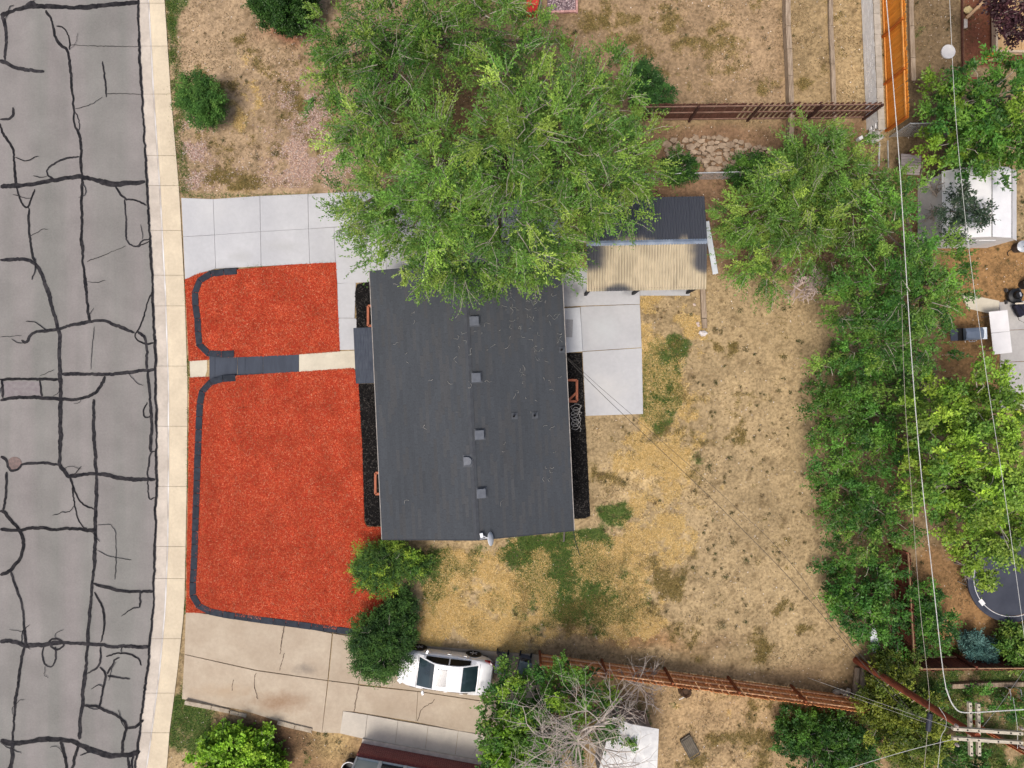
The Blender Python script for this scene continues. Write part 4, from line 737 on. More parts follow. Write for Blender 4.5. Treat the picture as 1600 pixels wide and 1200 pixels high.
def tree(name, label, base, clumps, pal, dens=1.0, ll=0.13, lw=0.06, nl=15, L=(0.45, 0.95), trunk_r=0.25, seed=1, droop=0.18, group=None, cat='tree', spread=0.8, twig=0.12, mat=None, limbs=True, bare=0.0, sub=0.75, up=0.5, crown_name='crown', zb=None, radial=0.9, cone=.5, inner=.55):
    r = np.random.default_rng(seed); bz = ground_z(*base) if zb is None else zb; b0 = P(base[0], base[1], bz); t = thing(name, label, cat, b0, 0, group); lv = Leaves(); br = MB(); tw = MB(); zmax = max(c[2] for c in clumps)
    fork = b0 + Vector((0, 0, zmax * 0.28))
    if limbs: br.tube([b0 - Vector((0, 0, .15)), b0 + Vector((0, 0, .3)), fork], [trunk_r * 1.35, trunk_r, trunk_r * .85], 9)
    for (px, py, z, rp, rz_) in clumps:
        c = P(px, py, z); rad = rp / PXM * (H - z) / H
        if limbs:
            m1 = fork.lerp(c, 0.5) + Vector((r.normal(0, .2), r.normal(0, .2), 0.25 * (c - fork).length * .4)); e1 = c - Vector((0, 0, rad * .5)); br.tube([fork, fork.lerp(m1, .6), m1, e1.lerp(m1, .3), e1], [trunk_r * .55, trunk_r * .45, trunk_r * .34, trunk_r * .22, 0.03], 6, False)
        ck = r.uniform(.72, 1.32); n0 = 4 * math.pi * (rad / sub) ** 2 * 0.62 * dens
        for layer in ((0, 1) if inner > 0 else (1,)):
            ns = max(4, int(n0 * (inner if layer == 0 else .62))); k = np.arange(ns) + .5; ph = np.pi * (1 + 5 ** .5) * k + r.uniform(0, 6.28); cz_ = (.35 - 1.1 * k / ns) if layer == 0 else (1 - 1.3 * k / ns); rr = np.sqrt(np.maximum(0, 1 - cz_ ** 2)); dirs = np.c_[np.cos(ph) * rr, np.sin(ph) * rr, cz_] + r.normal(0, .22, (ns, 3)); dirs = unit(dirs)
            rf_ = (r.uniform(.25, .75, ns) if layer == 0 else r.uniform(.6, 1.12, ns)) * rad; sc = np.array(c)[None] + dirs * rf_[:, None] * np.array([1, 1, rz_])
            if layer == 0: sc[:, 2] = np.maximum(sc[:, 2] - rad * .6, .25)
            nsp = 8 if layer == 0 else 13
            lead = unit(dirs * np.array([1, 1, .55]) + r.normal(0, .35, (ns, 3)) * np.array([1, 1, .4]) + np.array([0, 0, .1])); d = unit(lead[:, None] * radial + r.normal(0, cone, (ns, nsp, 3)) * np.array([1, 1, .5])); st_ = np.repeat(sc[:, None], nsp, 1) + r.normal(0, .09, (ns, nsp, 3)); tc = pal[r.integers(0, len(pal), ns)] * r.uniform(.66, 1.4, (ns, 1)) * ck; tint = tc[:, None] * 0.7 + pal[r.integers(0, len(pal), (ns, nsp))] * 0.3
            keep = (r.random(ns * nsp) > bare); dd = d.reshape(-1, 3); ss = st_.reshape(-1, 3); LL = r.uniform(*L, len(dd)) * np.repeat(r.uniform(.6, 1.25, ns), nsp); lv.sprays(ss[keep], dd[keep], LL[keep], nl, ll, lw, (tint.reshape(-1, 3) * r.uniform(.85, 1.15, (len(dd), 1)))[keep], r, droop, spread, 0.12, up)
            if twig > 0 and layer == 1:
                for i in range(ns):
                    if r.random() < .3: e = Vector(sc[i]); m1 = c.lerp(e, .72) + Vector(r.normal(0, .1, 3)); q0 = c.lerp(e, .45) - Vector((0, 0, .15)); tw.tube([q0, m1, e], [.018, .014, .009], 4, False)
                for i in np.nonzero(r.random(len(dd)) < twig)[0]:
                    a = Vector(ss[i]); q = Vector(dd[i]); tw.tube([a, a + q * LL[i] * .6 + Vector(r.normal(0, .03, 3)), a + q * LL[i] * 1.02 - Vector((0, 0, droop * LL[i]))], [.010, .008, .004], 3, False)
    if br.v: br.build('trunk', bark, t)
    if tw.v: tw.build('twigs', twigm, t)['kind'] = 'stuff'
    lv.build(crown_name, t, mat or lf); return t
def bare_tree(name, label, base, top_z, spread_, levels, mat, seed, r0=0.14, cat='tree', n0=7, flat=0.5, L0=1.6, zb=0.0, bend=.28):
    r = np.random.default_rng(seed); b0 = P(base[0], base[1], zb); t = thing(name, label, cat, b0); m_ = MB(); fork = b0 + Vector((r.normal(0, .1), r.normal(0, .1), top_z * .45)); m_.tube([b0 - Vector((0, 0, .1)), fork], [r0, r0 * .8], 8); tw = MB()
    def grow(p, d, L, rad, lev):
        pts = [p]; q = p.copy(); dd = d.copy()
        for k in range(4):
            dd = (dd + Vector(r.normal(0, bend, 3)) * .55).normalized(); q = q + dd * L / 4; pts.append(q.copy())
        (m_ if lev < 2 else tw).tube(pts, list(np.linspace(rad, max(rad * .55, .004), 5)), 6 if lev < 2 else 4 if lev < 3 else 3, False)
        if lev >= levels: return
        for i in range(int(r.integers(3, 6))):
            k = int(r.integers(1, 5)); nd = (dd * .75 + Vector(r.normal(0, .62, 3)) * Vector((1, 1, flat)).length / 1.3); nd.z = nd.z * flat + .08; grow(pts[k], nd.normalized(), L * r.uniform(.5, .8), rad * .52, lev + 1)
    for i in range(n0):
        a = 2 * math.pi * i / n0 + r.normal(0, .25); grow(fork, Vector((math.cos(a), math.sin(a), r.uniform(.15, .8))).normalized(), L0 * r.uniform(.75, 1.2) * spread_, r0 * .5, 1)
    m_.build('trunk', mat, t); tw.build('twigs', mat, t)['kind'] = 'stuff'; return t
# great elms over the driveway
tree('elm_tree', 'huge light green elm overhanging the driveway, carport and dark roof', (770, 262), [(640,345,6,72,.8),(585,330,4.5,46,.7),(545,325,3.6,31,.6),(720,390,6.5,57,.8),(690,310,8,74,.8),(790,330,8.5,78,.8),(780,410,6.2,46,.8),(850,400,6,48,.8),(880,345,7.2,57,.8),(930,300,7,55,.8),(960,250,7,57,.8),(985,225,6,39,.7),(880,230,8.5,78,.8),(800,235,9.5,78,.8),(900,160,7.5,57,.8),(960,160,6.5,44,.7),(945,110,5.5,33,.7),(820,160,8,57,.8),(700,235,8.5,64,.8),(670,425,5.5,24,.7),(700,428,5.5,20,.7),(1005,270,5,28,.7),(985,320,4.6,24,.7),(600,270,6,55,.7),(560,225,5,37,.7)], ELM, 0.82, 0.115, 0.045, 21, (.5, 1.2), 0.34, 11, twig=0.26, spread=.4, cone=.36, inner=.95)
tree('elm_tree', 'broad darker elm at the top of the yard beside the dry gravel', (640, 95), [(545,55,5,56,.8),(610,90,6,68,.8),(540,135,4.5,47,.7),(560,190,4.2,43,.7),(620,30,6,63,.8),(690,60,6.5,56,.8),(600,185,5.5,54,.7),(740,25,6.5,54,.8),(800,40,6,47,.8),(800,110,6,47,.8),(840,120,5,36,.7),(690,-30,6,70,.8),(520,90,4,32,.7),(850,60,3.5,23,.7)], np.r_[ELM, ELM, ELMD], 0.68, 0.115, 0.045, 20, (.5, 1.15), 0.3, 12, twig=0.3, spread=.4, cone=.36, inner=.85)
tree('elm_tree', 'light green elm between the rubble wall and carport yard', (1275, 330), [(1265,265,3.60,62,.8),(1200,330,3.24,53,.8),(1165,345,2.88,37,.7),(1180,400,2.88,40,.7),(1210,430,2.52,28,.7),(1260,340,3.96,62,.8),(1320,260,3.60,55,.8),(1340,315,3.96,49,.8),(1312,395,3.24,39,.8),(1225,285,3.24,35,.7),(1270,215,2.74,28,.7),(1380,300,3.24,37,.7)], ELM, 0.84, 0.115, 0.045, 20, (.45, 1.05), 0.22, 13, twig=0.2, spread=.4, cone=.36, inner=1.0)
tree('hedge_tree', 'dark green tree in the middle of the right boundary row', (1400, 450), [(1400,360,5,49,.8),(1390,440,5.5,58,.8),(1340,480,4,44,.8),(1440,470,5.5,51,.8),(1470,430,5,37,.8),(1448,530,5,39,.8),(1390,530,4.5,46,.8),(1335,540,3.5,28,.8),(1462,385,4.6,25,.8),(1415,305,4,26,.8),(1485,465,4,18,.7)], np.r_[ELMD, ELM[:3]], 0.82, 0.12, 0.052, 17, (.4, .9), 0.22, 14, twig=0.16, spread=.45, cone=.4, inner=1.0)
tree('hedge_tree', 'dense dark green bushy tree edging the bare dirt yard', (1350, 640), [(1320,600,1.75,46,.8),(1300,650,1.75,39,.8),(1320,690,1.75,43,.8),(1370,600,2.25,56,.8),(1390,660,2.25,51,.8),(1360,720,2.10,46,.8),(1410,580,2.00,37,.8),(1330,560,1.50,33,.8)], np.r_[ELMD, ELM[:4] * .9], 0.72, 0.125, 0.06, 16, (.35, .85), 0.16, 15, twig=0.03)
tree('hedge_tree', 'dark green bush below the dense boundary tree', (1345, 790), [(1310,755,1.50,34,.8),(1345,780,1.80,47,.8),(1320,810,1.50,31,.8),(1380,800,1.80,40,.8),(1350,845,1.60,40,.8),(1390,850,1.50,29,.8)], np.r_[ELMD, ELM[:4] * .9], 0.72, 0.125, 0.06, 16, (.35, .85), 0.14, 16, twig=0.03)
tree('hedge_tree', 'lowest dark green bush of the boundary row above the lying boards', (1340, 930), [(1310,910,1.30,32,.8),(1350,915,1.60,41,.8),(1330,955,1.40,36,.8),(1375,960,1.40,36,.8),(1390,920,1.50,32,.8),(1360,985,1.10,25,.7),(1400,990,1.00,22,.7)], ELMD, 0.95, 0.13, 0.07, 13, (.3, .6), 0.14, 17, twig=0.03)
tree('maple_tree', 'broad yellow green tree at the right beside the trampoline', (1520, 760), [(1470,640,4.5,52,.8),(1530,630,5,60,.8),(1590,640,5,60,.8),(1470,700,5,52,.8),(1500,750,5.5,66,.8),(1570,720,5.5,70,.8),(1450,770,4.5,40,.8),(1560,800,5.5,62,.8),(1595,850,4.5,34,.8),(1535,862,4.2,34,.8),(1510,815,4.5,44,.8),(1530,895,3,14,.7),(1620,780,5,60,.8)], np.r_[LIME * 1.1, LIME, ELM], 0.85, 0.13, 0.08, 14, (.3, .7), 0.2, 18, twig=0.06)
tree('plum_shrub', 'glossy green tree beside the white shed at the upper right', (1545, 190), [(1490,170,3,42,.8),(1540,150,3.5,52,.8),(1590,150,3.5,52,.8),(1500,220,3.5,46,.8),(1560,215,4,56,.8),(1610,210,4,50,.8),(1530,228,3.2,24,.8),(1590,228,3,22,.8),(1470,130,2,26,.7)], np.r_[LIME[:2], ELMD, ELM[:2]], 0.9, 0.15, 0.075, 12, (.3, .6), 0.16, 19, twig=0.02)
tree('purple_plum', 'purple leaved plum branch over the wooden play frame', (1640, 20), [(1585,10,4,20,.6),(1580,48,3.8,14,.5),(1600,35,4,16,.6),(1560,5,3.6,12,.6),(1650,20,4.5,40,.7)], CL([(74, 46, 52), (60, 38, 44), (88, 56, 60)]) * 1.2, 0.26, 0.14, 0.09, 9, (.2, .5), 0.12, 20, twig=0.3)
# shrubs
tree('juniper_bush', 'bright green juniper bush at the lower corner of the house', (606, 888), [(585,880,1.0,24,.7),(612,868,1.1,22,.7),(600,902,.9,20,.7),(635,880,.9,20,.7),(575,900,.8,16,.7),(655,885,.6,14,.6),(560,885,.6,10,.6)], np.r_[JUN, LIME[1:3]], 1.5, 0.10, 0.035, 14, (.2, .5), .1, 21, 0.05, cat='bush', limbs=False, twig=.02, mat=ndl, sub=.34, radial=1.0)
tree('juniper_bush', 'dark green juniper bush hanging over the white car bonnet', (600, 1010), [(588,992,1.2,30,.7),(600,1018,1.3,31,.7),(575,1020,1.0,24,.7),(618,992,1.1,25,.7),(592,1042,.9,18,.7),(614,965,.9,18,.7)], JUN, 1.5, 0.11, 0.032, 15, (.25, .6), .1, 22, 0.03, cat='bush', limbs=False, twig=.02, mat=ndl, sub=.34, radial=1.2)
tree('juniper_bush', 'small dark juniper sprig between the two larger junipers', (632, 938), [(632,938,.8,15,.7),(622,950,.7,12,.7),(640,960,.7,12,.7)], JUN * .85, 1.4, 0.10, 0.035, 13, (.2, .45), .08, 23, 0.05, cat='bush', limbs=False, twig=0, mat=ndl, sub=.32)
tree('round_bush', 'small round green bush in the dry yard by the pavement', (316, 157), [(312,145,1.2,24,.8),(322,160,1.3,25,.8),(316,170,1.0,22,.8),(305,158,.9,18,.8)], CL([(92, 138, 60), (70, 112, 50), (112, 154, 70), (54, 92, 44)]), 1.2, 0.10, 0.03, 14, (.2, .5), .08, 24, 0.0, cat='bush', limbs=False, twig=0, mat=ndl, sub=.3, radial=1.3)
tree('round_bush', 'dense dark green rounded bush at the top edge beside the elm', (440, 5), [(440,5,1.6,40,.8),(460,-10,1.6,36,.8),(425,-15,1.5,34,.8),(450,22,1.3,24,.8)], CL([(58, 94, 40), (46, 78, 36), (72, 110, 46)]), 1.7, 0.08, 0.05, 14, (.12, .3), .08, 25, 0.0, cat='bush', limbs=False, twig=0, sub=.3)
tree('lime_bush', 'bright lime green leafy bush by the lower left lawn', (368, 1185), [(330,1185,0.66,24,.8),(360,1170,0.77,28,.8),(395,1180,0.77,28,.8),(420,1190,0.61,20,.8),(350,1205,0.77,34,.8),(400,1210,0.77,34,.8),(375,1150,0.55,10,.8),(345,1150,0.50,8,.8),(412,1152,0.50,8,.8)], LIME * np.array([.95, 1.06, .8]), 0.7, 0.15, 0.10, 11, (.15, .55), .08, 26, 0.05, cat='bush', limbs=False, twig=.03, sub=.38)
tree('green_tree', 'leafy green tree under the bare branches below the rust fence', (850, 1130), [(800,1165,3.5,46,.8),(830,1090,3,40,.8),(880,1070,3,40,.8),(850,1140,3.6,46,.8),(800,1100,2.6,30,.8),(920,1080,2.6,34,.8),(940,1110,2.4,30,.8),(870,1185,3,40,.8),(770,1110,2.2,20,.7),(960,1150,2,22,.7),(795,1065,2,18,.7)], np.r_[ELMD, LIME[:1], ELM[:2]], 0.85, 0.14, 0.075, 13, (.3, .65), .16, 27, twig=0.05)
tree('dark_bush', 'dark green bush below the right end of the rust fence', (1290, 1150), [(1250,1138,0.70,28,.8),(1290,1148,0.90,36,.8),(1330,1162,0.90,34,.8),(1270,1170,0.90,40,.8),(1320,1185,0.90,40,.8),(1235,1150,0.60,22,.8)], ELMD * .8, 1.1, 0.11, 0.06, 12, (.2, .45), .1, 28, cat='bush', limbs=False, twig=.02, sub=.5)
tree('lime_shrub', 'yellow green shrub left of the utility pole crossarms', (1410, 1110), [(1390,1060,1.6,26,.8),(1400,1100,2.0,38,.8),(1430,1125,2.2,36,.8),(1385,1130,2.0,34,.8),(1420,1165,2,36,.8),(1370,1100,1.6,22,.8),(1450,1150,2,26,.8),(1400,1040,1.4,24,.8)], CL([(132, 142, 50), (112, 126, 44), (88, 108, 40), (146, 156, 60), (72, 92, 38)]), 1.1, 0.12, 0.065, 12, (.2, .5), .1, 29, cat='bush', limbs=False, twig=.03, sub=.5)
tree('green_shrub', 'dark green shrub tangle at the bottom right corner', (1545, 1180), [(1470,1180,1.5,30,.8),(1510,1190,1.5,30,.8),(1598,1115,1.2,20,.8),(1545,1205,1.4,24,.8),(1535,1095,.9,18,.8),(1470,1100,1.0,22,.8)], np.r_[ELMD * .9, CL([(120, 124, 56)])], 0.9, 0.12, 0.06, 12, (.2, .5), .1, 30, cat='bush', limbs=False, twig=.04, sub=.5)
tree('green_shrub', 'small green shrub between the red-brown fence and trampoline dirt', (1455, 975), [(1450,930,1.2,20,.8),(1465,975,1.2,24,.8),(1450,1000,1.0,20,.8),(1440,960,1.2,20,.8)], ELMD * .9, 1.1, 0.11, 0.055, 11, (.2, .4), .08, 31, cat='bush', limbs=False, twig=.02, sub=.42)
tree('green_shrub', 'leafy green shrub at the right edge below the trampoline', (1595, 1012), [(1590,1005,1.2,24,.8),(1600,1025,1.1,24,.8),(1585,990,.9,14,.8)], ELM, 1.2, 0.12, 0.07, 11, (.2, .4), .08, 32, cat='bush', limbs=False, twig=.02, sub=.42)
tree('blue_spruce', 'small blue green spruce shrub above the red-brown fence', (1530, 1014), [(1522,1008,.8,14,.7),(1537,1016,.8,14,.7),(1550,1022,.7,10,.7),(1514,1000,.6,8,.7)], CL([(104, 148, 138), (84, 126, 120), (124, 164, 154), (64, 100, 96)]), 1.3, 0.10, 0.03, 14, (.15, .4), .08, 33, 0.03, cat='bush', limbs=False, twig=0, mat=ndl, sub=.3)
tree('dark_bush', 'small dark bush by the chain link rail above the carport', (1062, 264), [(1062,262,1.0,22,.8),(1050,270,.8,14,.8)], ELMD * .75, 1.2, 0.10, 0.05, 11, (.15, .4), .08, 34, cat='bush', limbs=False, twig=.02, sub=.36)
tree('dark_bush', 'low dark bush between the rubble wall and light green elm', (1162, 268), [(1160,266,.9,20,.8),(1185,262,.9,18,.8)], ELMD * .75, 1.2, 0.10, 0.05, 11, (.15, .4), .08, 35, cat='bush', limbs=False, twig=.02, sub=.36)
tree('dark_bush', 'green bush behind the upper end of the brown fence', (1018, 142), [(1010,135,1.6,24,.8),(1030,148,1.3,18,.8),(1000,118,1.4,18,.8)], CL([(66, 108, 50), (54, 92, 44), (78, 122, 56)]), 1.3, 0.10, 0.04, 13, (.2, .45), .08, 36, cat='bush', limbs=False, twig=.02, mat=ndl, sub=.36)
tree('silver_shrub', 'grey green branch spreading over the white shed roof', (1470, 345), [(1492,328,4,18,.7),(1515,328,3.6,14,.6),(1535,335,3.4,9,.6),(1502,300,3.6,8,.6),(1494,360,3.6,12,.6)], CL([(66, 88, 66), (54, 76, 56), (84, 104, 80)]), 0.34, 0.13, 0.055, 9, (.2, .5), .1, 37, twig=.1)
# bare wood
bare_tree('dead_tree', 'bare grey dead tree spreading over the leafy tree below the rust fence', (893, 1090), 9.0, 1.0, 4, M('dead_tree_wood', C(214, 202, 190), C(180, 168, 158), scale=5, rough=.95), 41, 0.09, n0=12, flat=.45, L0=2.1)
tree('lime_bush', 'bright green leafy bush beside the neighbour path below the bare branches', (795, 1172), [(790,1165,2.6,24,.8),(815,1175,2.8,26,.8),(800,1192,2.6,26,.8),(775,1180,2.2,16,.8)], LIME * np.array([.9, 1.06, .8]), 1.1, 0.15, 0.09, 12, (.2, .5), .08, 48, 0.05, cat='bush', limbs=True, twig=.03, sub=.45)
bare_tree('dead_shrub', 'bare pinkish grey shrub at the left edge of the boundary row', (1250, 440), 2.6, .6, 3, M('pink_dead', C(214, 194, 186), C(186, 168, 160), scale=5), 42, 0.13, 'bush', 11, .5, 1.25)
bare_tree('dead_shrub', 'bare grey twiggy branches left of the white shed', (1440, 325), 3.0, .65, 3, deadm, 43, 0.12, 'bush', 9, .5, 1.3)
bare_tree('dead_shrub', 'bare twiggy shrub against the rust fence right of the dead tree', (990, 1060), 1.7, .7, 3, deadm, 44, 0.10, 'bush', 10, .5, 1.3)
bare_tree('dead_shrub', 'bare brown branches over the old driveway left of the leafy tree', (768, 1120), 2.6, .55, 3, M('brown_dead', C(120, 104, 96), C(92, 78, 72), scale=5), 45, 0.06, 'bush', 7, .5, 1.2)
bare_tree('dead_shrub', 'bare grey twigs above the trampoline edge', (1492, 880), 2.0, .5, 3, deadm, 46, 0.05, 'bush', 8, .5, 1.0)
# one leafless branch fan inside the great elm, grey as in life
bare_tree('dead_limb', 'cluster of bare grey limbs showing through the darker elm crown', (635, 165), 6.6, .62, 3, deadm, 47, 0.12, 'branch', 8, .6, 1.5)

# ------------------------------------------------------------------ grass, weeds, gravel
def blades(name, label, n, wfun, box, pal, ln, seed, wid=0.016, cat='grass', lean=(0.5, 1.3)):
    r = np.random.default_rng(seed); xs, ysl = [], []; got = 0
    for _ in range(40):
        x = r.uniform(box[0], box[2], n); y = r.uniform(box[1], box[3], n); w = wfun(x, y); k = r.random(n) < w; xs.append(x[k]); ysl.append(y[k]); got += k.sum()
        if got >= n: break
    x = np.concatenate(xs)[:n]; y = np.concatenate(ysl)[:n]; n = len(x); z = ramp_z(x) - 0.02; s = (H - z) / H / PXM; b = np.c_[(x - 800) * s, (600 - y) * s, z]
    a = r.uniform(0, 6.28, n); le = r.uniform(*lean, n); L = r.uniform(*ln, n); d = np.c_[np.cos(a) * np.sin(le), np.sin(a) * np.sin(le), np.cos(le)] * L[:, None]; sd_ = np.c_[-np.sin(a), np.cos(a), np.zeros(n)] * wid / 2 * r.uniform(.6, 1.4, (n, 1))
    v = np.stack([b - sd_, b + sd_, b + d], 1).reshape(-1, 3); c = pal[r.integers(0, len(pal), n)] * r.uniform(.75, 1.25, (n, 1)); o = link_mesh(name, np_mesh(name, v, np.arange(3 * n).reshape(-1, 3), c), lf); return tag(o, label, cat, kind='stuff')
SLABZ = [[(280,300),(884,280),(884,440),(604,440),(556,512),(530,547),(524,411),(289,437)], [(872,412),(1000,412),(1005,650),(872,655)], [(288,955),(850,1024),(850,1200),(711,1184),(531,1148),(503,1146),(284,1093)], [(1561,468),(1660,468),(1660,640),(1561,640)], UP_BED, LO_BED, [(288,555),(600,540),(600,592),(288,598)], [(288,424),(312,424),(312,960),(288,960)], [(524,405),(625,405),(625,830),(556,830),(556,600),(524,560)], [(860,545),(925,545),(925,815),(860,815)]]
def clear(x, y):
    k = np.ones(x.shape, bool)
    for p in SLABZ: k &= ~inpoly(x, y, p)
    k &= ~inpoly(x, y, [(578, 425), (880, 411), (915, 828), (597, 842)]); k &= x > eR(y) + 2; return k
def wz(f, a, lo, hi, sc, seed, b, gn):
    def w(x, y):
        g = np.clip(f(x + (fbm(x, y, 60, 11) - .5) * 50, y + (fbm(x, y, 60, 21) - .5) * 50), 0, 1.15); return (g > .02) * smooth(lo, hi, a * g + b * fbm(x, y, sc, seed, 5, gn)) * clear(x, y)
    return w
STRAW = CL([(238, 206, 140), (226, 192, 120), (244, 220, 166), (216, 180, 108), (232, 200, 132), (200, 170, 108), (184, 156, 98)])
blades('dry_grass', 'yellow dry straw grass spread over the back yard', 110000, wz(straw_w, .36, .57, .70, 42, 241, .62, .68), (270, 0, 1240, 1200), STRAW, (.06, .16), 51, .018, lean=(1.0, 1.5))
blades('olive_stalks', 'olive brown dry weeds matted over parts of the yards', 60000, wz(olive_w, .30, .55, .76, 34, 341, .75, .7), (265, 0, 1350, 1220), CL([(156, 136, 82), (134, 118, 68), (172, 150, 94), (122, 114, 62), (110, 94, 56)]), (.05, .14), 56, .02, 'weeds', (.7, 1.4))
GRN = CL([(82, 118, 48), (64, 100, 42), (98, 130, 54), (112, 134, 60), (56, 88, 38)])
blades('green_grass', 'patchy short green grass in the yards', 100000, wz(green_w, .52, .58, .80, 24, 141, .72, .72), (255, 0, 1700, 1250), GRN, (.05, .14), 52, .018)
blades('brown_litter', 'fine dead brown stalks and litter across the bare dirt', 70000, lambda x, y: (smooth(.5, .62, fbm(x, y, 30, 81, 4, .7)) * .9 + .05) * clear(x, y) * (1 - .75 * B(x, y, 1130, 480, 1300, 1000, 30)), (260, 0, 1700, 1250), CL([(110, 88, 58), (140, 114, 76), (92, 76, 52), (170, 142, 100), (86, 88, 50)]), (.04, .10), 53, .022, 'litter', (1.0, 1.5))
def edge_w(x, y):
    d = np.minimum(np.abs(x - eR(y) - 2.5), 40); a_ = np.exp(-(d / 2.2) ** 2) * (((y > 430) & (y < 960)) * smooth(.45, .6, fbm(x, y, 30, 501, 3)) * 1.0)
    b_ = np.exp(-((y - (415.5 - (x - 400) * .035)) / 2.0) ** 2) * ((x > 385) & (x < 524)); c_ = np.exp(-((x - (eR(y) + 9)) / 9) ** 2) * (y < 302) * smooth(.3, .55, fbm(x, y, 24, 503, 4))
    e_ = np.exp(-((y - 306) / 3.0) ** 2) * ((x > 285) & (x < 500)) * .5; f_ = np.exp(-((x - 1007) / 2.5) ** 2) * ((y > 545) & (y < 650)); h_ = np.exp(-((x - (286 - (y - 1080) * .25)) / 4) ** 2) * ((y > 1060) & (y < 1100)); return np.clip(a_ + b_ + c_ + e_ + f_ + h_, 0, 1)
blades('edge_grass', 'thin fringe of grass along the pavement and slab edges', 26000, edge_w, (258, 0, 1020, 1100), np.r_[GRN, CL([(140, 130, 70), (120, 116, 60)])], (.05, .13), 57, .02)
r = np.random.default_rng(61); x = r.uniform(262, 1600, 9000); y = r.uniform(0, 1200, 9000); k = clear(x, y); x = x[k]; y = y[k]; z = ramp_z(x) - .015; s = (H - z) / H / PXM
v, f, c = chip_mesh(np.c_[(x - 800) * s, (600 - y) * s, z], CL([(214, 200, 184), (190, 170, 150), (150, 128, 106), (226, 216, 204), (120, 100, 84)]), (.03, .09), (.025, .06), r, None, None, .2)
o = link_mesh('gravel', np_mesh('gravel', v, f, np.repeat(c, 1, 0) if len(c) == len(f) else c), M('gravel_stone', (1, 1, 1), attr='tint', scale=20, fine=.15)); tag(o, 'small pale stones strewn over the bare dirt', 'gravel', kind='stuff')
n = 60000; x = r.uniform(285, 570, n); y = r.uniform(60, 305, n); pk = np.clip(1.1 * E(x, y, 500, 228, 50, 65) + 1.0 * E(x, y, 302, 245, 22, 58) + .8 * E(x, y, 468, 165, 32, 42) + .35 * E(x, y, 430, 275, 60, 20), 0, 1); k = (r.random(n) < pk * smooth(.36, .56, fbm(x, y, 26, 41, 4, .65))) & clear(x, y); x = x[k]; y = y[k]; z = ramp_z(x) - .01; s = (H - z) / H / PXM
v, f, c = chip_mesh(np.c_[(x - 800) * s, (600 - y) * s, z], CL([(206, 178, 166), (186, 154, 144), (214, 194, 184), (168, 136, 124), (198, 180, 168)]), (.03, .08), (.03, .06), r, None, None, .2)
o = link_mesh('pink_gravel', np_mesh('pink_gravel', v, f, c), M('gravel_stone', (1, 1, 1), attr='tint')); tag(o, 'pink gravel patches in the dry yard left of the elms', 'gravel', kind='stuff')
# weeds: low tufts scattered over the dirt
r = np.random.default_rng(71); st_, dd = [], []
pts = []
xx = r.uniform(262, 1600, 14000); yy = r.uniform(0, 1200, 14000); ww_ = smooth(.5, .72, fbm(xx, yy, 55, 401, 5, .7)) * .22 + .006 + .10 * B(xx, yy, 1110, 480, 1270, 980, 40); kk = r.random(14000) < ww_
for a_, b_ in zip(xx[kk], yy[kk]): pts.append((a_, b_, float(np.clip(r.lognormal(-3.1, .55), .02, .16))))
pts += [(1125,973,.3),(1128,978,.25),(922,515,.18),(905,497,.2),(1108,730,.25),(1090,715,.25),(1330,690,.1),(1140,715,.15),(403,230,.2),(400,247,.2),(430,240,.2),(455,145,.2),(1165,875,.16)]
pts = [p for p in pts if clear(np.array([p[0]]), np.array([p[1]]))[0]]
lv = Leaves(); W0 = CL([(104, 98, 60), (88, 84, 52), (120, 108, 70), (84, 92, 52), (128, 108, 74), (74, 82, 46)])
for (x, y, q) in pts:
    n = int(6 + q * 110); b = np.array(P(x, y, float(ramp_z(x)) - .02)); a = r.uniform(0, 6.28, n); d = unit(np.c_[np.cos(a), np.sin(a), r.uniform(.1, .9, n)]); lv.sprays(np.repeat(b[None], n, 0) + r.normal(0, q * .3, (n, 3)) * [1, 1, .05], d, r.uniform(.5, 1.2, n) * q, 5, .05, .022, np.repeat(W0[r.integers(0, len(W0), 1)], n, 0), r, 0, .6)
v = np.concatenate(lv.v); c = np.concatenate(lv.c); o = link_mesh('weeds', np_mesh('weeds', v, np.arange(len(v)).reshape(-1, 4), c), lf); tag(o, 'small dull green weed tufts dotted over the dirt yards', 'weeds', kind='stuff')

0 and print('TRIS', sum(len(p.vertices)-2 for m in bpy.data.meshes if len(m.polygons)<3000 for p in m.polygons)+sum(2*len(m.polygons) for m in bpy.data.meshes if len(m.polygons)>=3000))
